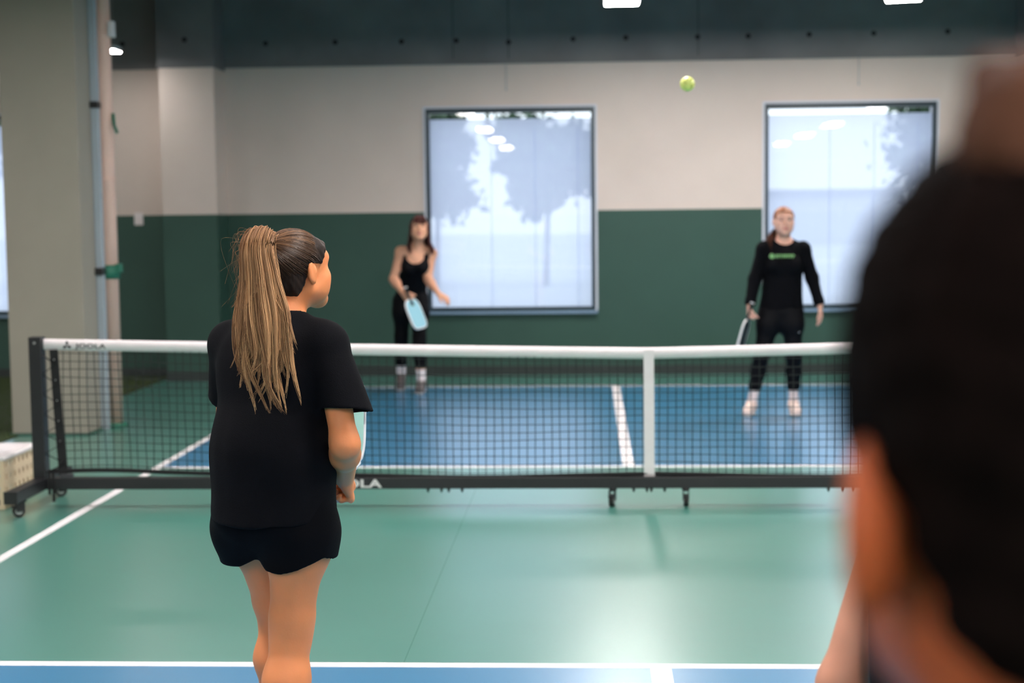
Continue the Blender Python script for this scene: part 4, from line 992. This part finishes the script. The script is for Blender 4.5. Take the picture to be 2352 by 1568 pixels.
# ------------------------------------------------------------------ blurred onlooker close to the lens
def build_near_person():
    p = pose(fw=(-.12, .99, 0), pelvis=(-.035, -6.70, .83), waist=(-.035, -6.70, .99), chest=(-.035, -6.71, 1.15), neck=(-.025, -6.735, 1.325), shR=(.135, -6.69, 1.262), shL=(-.205, -6.69, 1.262),
             elR=(.20, -6.68, 1.0), wrR=(.17, -6.52, .80), elL=(-.265, -6.66, 1.0), wrL=(-.22, -6.50, .81), hipR=(.055, -6.68, .78), hipL=(-.125, -6.68, .78), knR=(.065, -6.65, .44), anR=(.07, -6.69, .09), knL=(-.135, -6.65, .44), anL=(-.14, -6.69, .09), bust=0, s=.97)
    e = empty('person', (-.035, -6.68, 0), 'blurred onlooker close to the camera, dark hair with a brown topknot, reddish ear', 'person')
    hc = A(-.034, -6.690, 1.463); R = rotz(.14)@rotx(-.05)
    F = Field(); torso(F, p); leg(F, p, p.hipR, p.knR, p.anR); leg(F, p, p.hipL, p.knL, p.anL); arm(F, p, p.shR, p.elR, p.wrR); arm(F, p, p.shL, p.elL, p.wrL)
    head(F, hc, R, 1.08, p.neck, .054)
    for q in (-1, 1): F.ell(hc+R@A(q*.096, -.016, -.006), (.0085, .023, .040), R@rotz(q*.5), .010)
    hand(F, p.wrR, A(-.1, .5, -.8), A(-1, 0, 0), A(0, 1, .3), s=1.0); hand(F, p.wrL, A(.1, .5, -.8), A(1, 0, 0), A(0, 1, .3), s=1.0)
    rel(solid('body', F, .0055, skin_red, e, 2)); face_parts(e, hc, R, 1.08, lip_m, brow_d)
    T = Field(); T.cone((-.035, -6.68, .72), p.chest, .170, .160, .05, (p.fw, .8)); torso(T, p, .016, 1.04, glute=False)
    T.cut(lambda x, y, z: .76-z+0*x, .004); T.cut(lambda x, y, z: .085-np.sqrt((x-p.neck[0])**2+(y-p.neck[1]-.02)**2+((z-p.neck[2]-.03)*1.1)**2), .004)
    rel(solid('t_shirt', [T, short_sleeve(p, p.shR, p.elR, .7, .066, .07, None, .012), short_sleeve(p, p.shL, p.elL, .7, .066, .07, None, .012)], .0055, cotton, e, 2, fabric_wrinkle(.004, 31)))
    B_ = Field(); torso(B_, p, .012, upper=False)
    for h_, k_ in ((p.hipR, p.knR), (p.hipL, p.knL)): B_.cone(h_, h_*.2+k_*.8, .10, .095, .03)
    B_.cut(lambda x, y, z: z-.97+0*x, .004); B_.cut(lambda x, y, z: .52-z+0*x, .004); rel(solid('shorts', B_, .006, cotton2, e, 2))
    for an_, kn_ in ((p.anR, p.knR), (p.anL, p.knL)):
        sock(e, an_, kn_, white_sock, .2, .043); shoe(e, an_, A(an_[0], an_[1], 0)+p.fw*.18, mat('white_shoe', (.75, .73, .72), .5), mat('pale_sole', (.7, .68, .64), .6), white_sock)
    line = [(-.15, -.066), (-.09, -.066), (-.06, -.060), (-.045, -.045), (-.030, -.008), (-.018, .026), (.018, .030), (.030, .000), (.040, .030), (.055, .058), (.078, .085), (.13, .12)]
    cap = hair_cap('hair', hc, R, 1.08, line, hair_bk, e, .013, .0045, lambda F_, W: F_.ell(W(-.010, -.025, .078), A(.082, .092, .078)*1.08, R, .03), .002)
    Fb = Field(); bc = A(-.050, -6.735, 1.620)
    Fb.ell(bc, (.044, .042, .036), None, .02); Fb.cone(bc-A(0, 0, .05), bc, .036, .032, .02)
    for k in range(9):
        a_ = k*.7; Fb.cone(bc+A(.030*math.cos(a_), .030*math.sin(a_), -.014+.008*(k % 3)), bc+A(.031*math.cos(a_+1.2), .031*math.sin(a_+1.2), .014+.006*(k % 3)), .013, .011, .006)
    rel(solid('topknot', Fb, .004, hair_bun, cap, 1))
build_near_person()

# ------------------------------------------------------------------ partner almost hidden behind the onlooker's head
def build_partner():
    p = pose(fw=(-.05, 1, 0), pelvis=(.435, -4.80, .72), waist=(.435, -4.71, .85), chest=(.445, -4.59, .965), neck=(.478, -4.47, 1.075), shR=(.635, -4.47, 1.02), shL=(.332, -4.50, 1.025),
             elR=(.735, -4.52, .77), wrR=(.60, -4.31, .74), elL=(.228, -4.56, .705), wrL=(.36, -4.335, .71), hipR=(.56, -4.80, .69), hipL=(.39, -4.80, .69), knR=(.62, -4.55, .42), anR=(.62, -4.70, .09), knL=(.34, -4.55, .42), anL=(.34, -4.70, .09), s=.98, bust=.045)
    e = empty('person', (.475, -4.68, 0), 'crouching player mostly hidden behind the blurred head, only a bare arm and black top showing', 'person')
    hc = A(.485, -4.39, 1.20); R = rotz(-.2)@rotx(.1)
    F = Field(); torso(F, p); leg(F, p, p.hipR, p.knR, p.anR); leg(F, p, p.hipL, p.knL, p.anL); arm(F, p, p.shR, p.elR, p.wrR); arm(F, p, p.shL, p.elL, p.wrL, ua=.044, eb=.043, fa=.043); head(F, hc, R, .97, p.neck, .05)
    hand(F, p.wrR, A(-.6, .5, -.2), A(0, -.3, -1), A(-.2, 1, 0), (.9, .9, .6)); hand(F, p.wrL, A(.6, .5, -.2), A(0, -.3, -1), A(.2, 1, 0), (.9, .9, .6))
    rel(solid('body', F, .005, mat('rosy_tan_skin', (.64, .29, .19), .5, spec=.28, sss=.1, noise=.06, nscale=9), e, 2)); face_parts(e, hc, R, .97, lip_m, brow_d)
    up = nz(p.chest-p.pelvis); T = Field(); T.cone(p.pelvis, p.chest, .195, .180, .05, (nz(p.fw-up*(p.fw@up)), .8)); torso(T, p, .016, 1.04, glute=False)
    T.cut(plane_cut(p.pelvis, -up), .004); T.cut(lambda x, y, z: .075-np.sqrt((x-p.neck[0])**2+(y-p.neck[1]-.03)**2+(z-p.neck[2]-.03)**2), .004)
    rel(solid('t_shirt', [T, short_sleeve(p, p.shR, p.elR, .10, .058, .060, None, .012), short_sleeve(p, p.shL, p.elL, .10, .058, .060, None, .012)], .0052, cotton, e, 2, fabric_wrinkle(.004, 41)))
    B_ = Field(); torso(B_, p, .012, upper=False)
    for h_, k_ in ((p.hipR, p.knR), (p.hipL, p.knL)): B_.cone(h_, h_*.4+k_*.6, .10, .095, .03)
    B_.cut(plane_cut(p.pelvis+up*.10, up), .004); B_.cut(lambda x, y, z: .50-z+0*x, .004); rel(solid('shorts', B_, .006, cotton2, e, 2))
    for an_, kn_ in ((p.anR, p.knR), (p.anL, p.knL)):
        sock(e, an_, kn_, white_sock, .2, .043); shoe(e, an_, A(an_[0], an_[1], 0)+p.fw*.18, mat('white_shoe', (.75, .73, .72), .5), mat('pale_sole', (.7, .68, .64), .6), white_sock)
    line = [(-.14, -.085), (-.06, -.085), (-.035, -.05), (-.016, .02), (.015, .028), (.038, .030), (.055, .060), (.074, .088), (.09, .10), (.13, .12)]
    hair_cap('hair', hc, R, .97, line, hair_br, e, .010, extra=lambda F_, W: F_.ell(W(0, -.12, .03), .035, None, .02))
build_partner()
